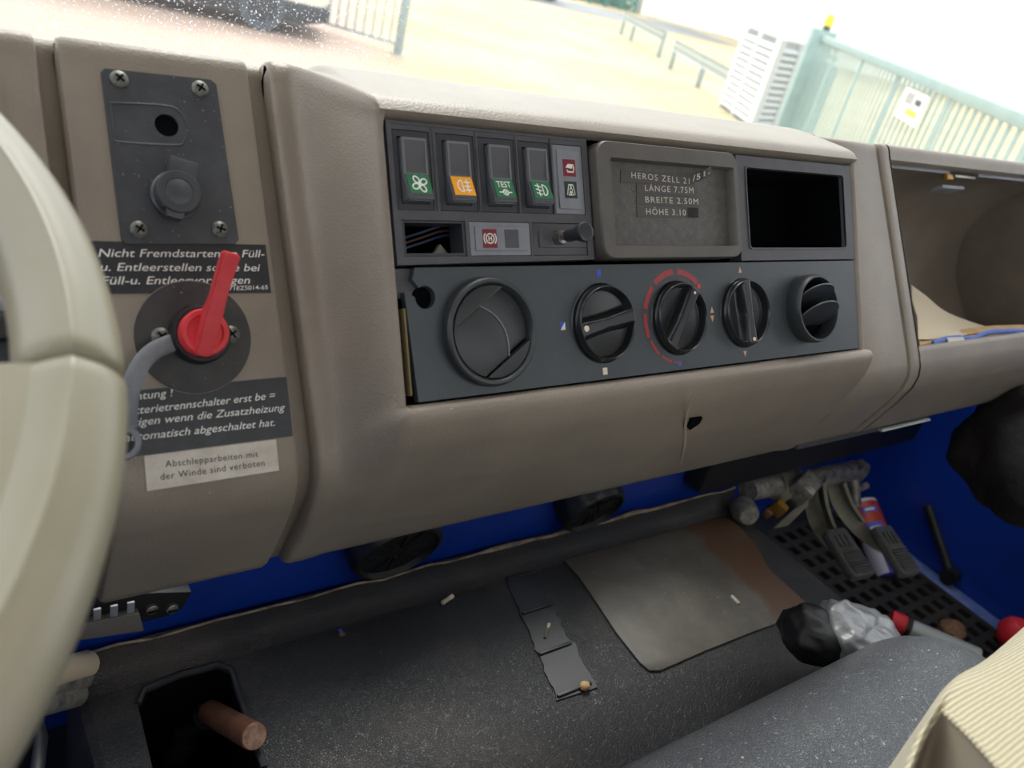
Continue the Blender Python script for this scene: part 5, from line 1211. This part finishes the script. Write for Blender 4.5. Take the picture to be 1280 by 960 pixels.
# cloth passenger seat corner
def Pz(px, py, d): return ray(px, py, d)
t = thing('passenger_seat', 'cream ribbed cloth passenger seat with beige side panel', 'seat', WF, Pz(1250, 900, .5))
edge = [Pz(*q) for q in ((1118, 990, .43), (1135, 940, .45), (1157, 893, .47), (1190, 850, .52), (1235, 822, .58), (1290, 775, .66), (1380, 700, .8))]
low = [Pz(*q) for q in ((1125, 990, .42), (1150, 925, .44), (1166, 900, .455), (1178, 890, .46), (1200, 908, .45), (1240, 950, .43), (1290, 1010, .40))]
E1_ = spline(edge, 6); L1_ = spline(low, 6); rows = []
dn = Vector((0, 0, -.05))
for k in range(len(E1_)):
    a = E1_[k]; b = L1_[k]; m_ = (a + b) / 2 + Vector((-.0, .0, .018)); row = []
    for j in range(11):
        s = j / 10; p = a * (1 - s) ** 2 + m_ * 2 * s * (1 - s) + b * s * s; row.append(p)
    rows.append([a + dn] + row)
G().grid(rows).build('seat_cushion', 'cloth', t, ang=70)
sd_ = [p + (Vector(RC[1]) * .12 - Vector(RC[0]) * .02 + Vector(RC[2]) * .02) for p in L1_]
G().grid([[a - Vector(RC[2]) * .0005, a.lerp(b, .15) + Vector(RC[2]) * .002, b] for a, b in zip(L1_, sd_)]).build('side_panel', 'seatside', t, ang=70)
G().tube(L1_, .0016, 8).build('piping', 'cloth', t)

# ================================================================ steering wheel
WC = Vector((-.4095, -.152, -.034)); WA = .347; WR = .221
wn = Vector((0, -math.sin(WA), math.cos(WA))); wv = Vector((0, math.cos(WA), math.sin(WA))); wu = Vector((1, 0, 0))
t = thing('steering_wheel', 'worn grey beige truck steering wheel with a flared spoke', 'steering wheel', WF, WC)
cs_ = [(.0160, -.004), (.0154, .0055), (.0095, .0118), (.0022, .0154), (.0004, .0163), (-.0012, .0156), (-.0065, .0134), (-.0132, .0088), (-.0155, .0), (-.0120, -.011), (0, -.0155), (.0120, -.012)]
P_ = [Vector((a, b, 0)) for a, b in cs_]; sec = []
for i in range(len(P_)):
    a, b, c, d = (P_[(i + k) % len(P_)] for k in (-1, 0, 1, 2))
    for k in range(4):
        u = k / 4; q = .5 * ((2 * b) + (c - a) * u + (2 * a - 5 * b + 4 * c - d) * u * u + (3 * b - a - 3 * c + d) * u ** 3); sec.append((q.x, q.y))
def rim(a0, a1, n, sc_=1.0, cap=True):
    g = G(); rows = []
    for i in range(n + 1):
        a = lerp(a0, a1, i / n); rd = wu * math.cos(a) + wv * math.sin(a); k = sc_
        if i in (0, n): k *= .86
        elif i in (1, n - 1): k *= .97
        rows.append([WC + rd * (WR + p * k) + wn * (q_ * k) for p, q_ in sec])
    g.grid(rows, closed=True); return g
A0 = math.radians(-8.5)
def angs(a, b, n): return a, b, n
g = G(); rows = []
def rimrows(al):
    rows = []
    for a, k in al:
        rd = wu * math.cos(a) + wv * math.sin(a); rows.append([WC + rd * (WR + p * k) + wn * (q_ * k) for p, q_ in sec])
    return rows
aa = [(A0, .80), (A0 + .004, .93), (A0 + .014, .99), (A0 + .03, 1)] + [(lerp(A0 + .04, PI, i / 90), 1) for i in range(91)]
G().grid(rimrows(aa), closed=True).build('rim', 'wheel', t, ang=60)
A1r = A0 - .006
bb = [(A1r, .80), (A1r - .004, .95), (A1r - .012, 1.02), (A1r - .03, 1.03)] + [(lerp(A1r - .04, -PI, i / 90), 1.03) for i in range(91)]
G().grid(rimrows(bb), closed=True).build('rim', 'wheel', t, ang=60)
# spoke web
rows = []
for i in range(25):
    a = lerp(A1r - .006, math.radians(-62), i / 24); rd = wu * math.cos(a) + wv * math.sin(a); row = []
    for j in range(13):
        s = j / 12; r_ = lerp(WR - .008, .05, s); a2 = a + 0; z = .012 - .010 * smooth(s * 3) * (1 - s) + .0 * s
        row.append(WC + rd * r_ + wn * z)
    rows.append([row[0] - wn * .02] + row)
g = G(); g.grid(rows); g.grid([[p - wn * .0 for p in rows[0]], [p - wn * .02 for p in rows[0]]]); g.build('spoke', 'wheel', t, ang=60)
G().lathe([(0, .012), (.05, .012), (.06, .006), (.06, -.03), (0, -.03)], 40, mtx=place(WC, (1, 0, 0), wn)).build('hub', 'wheel', t)
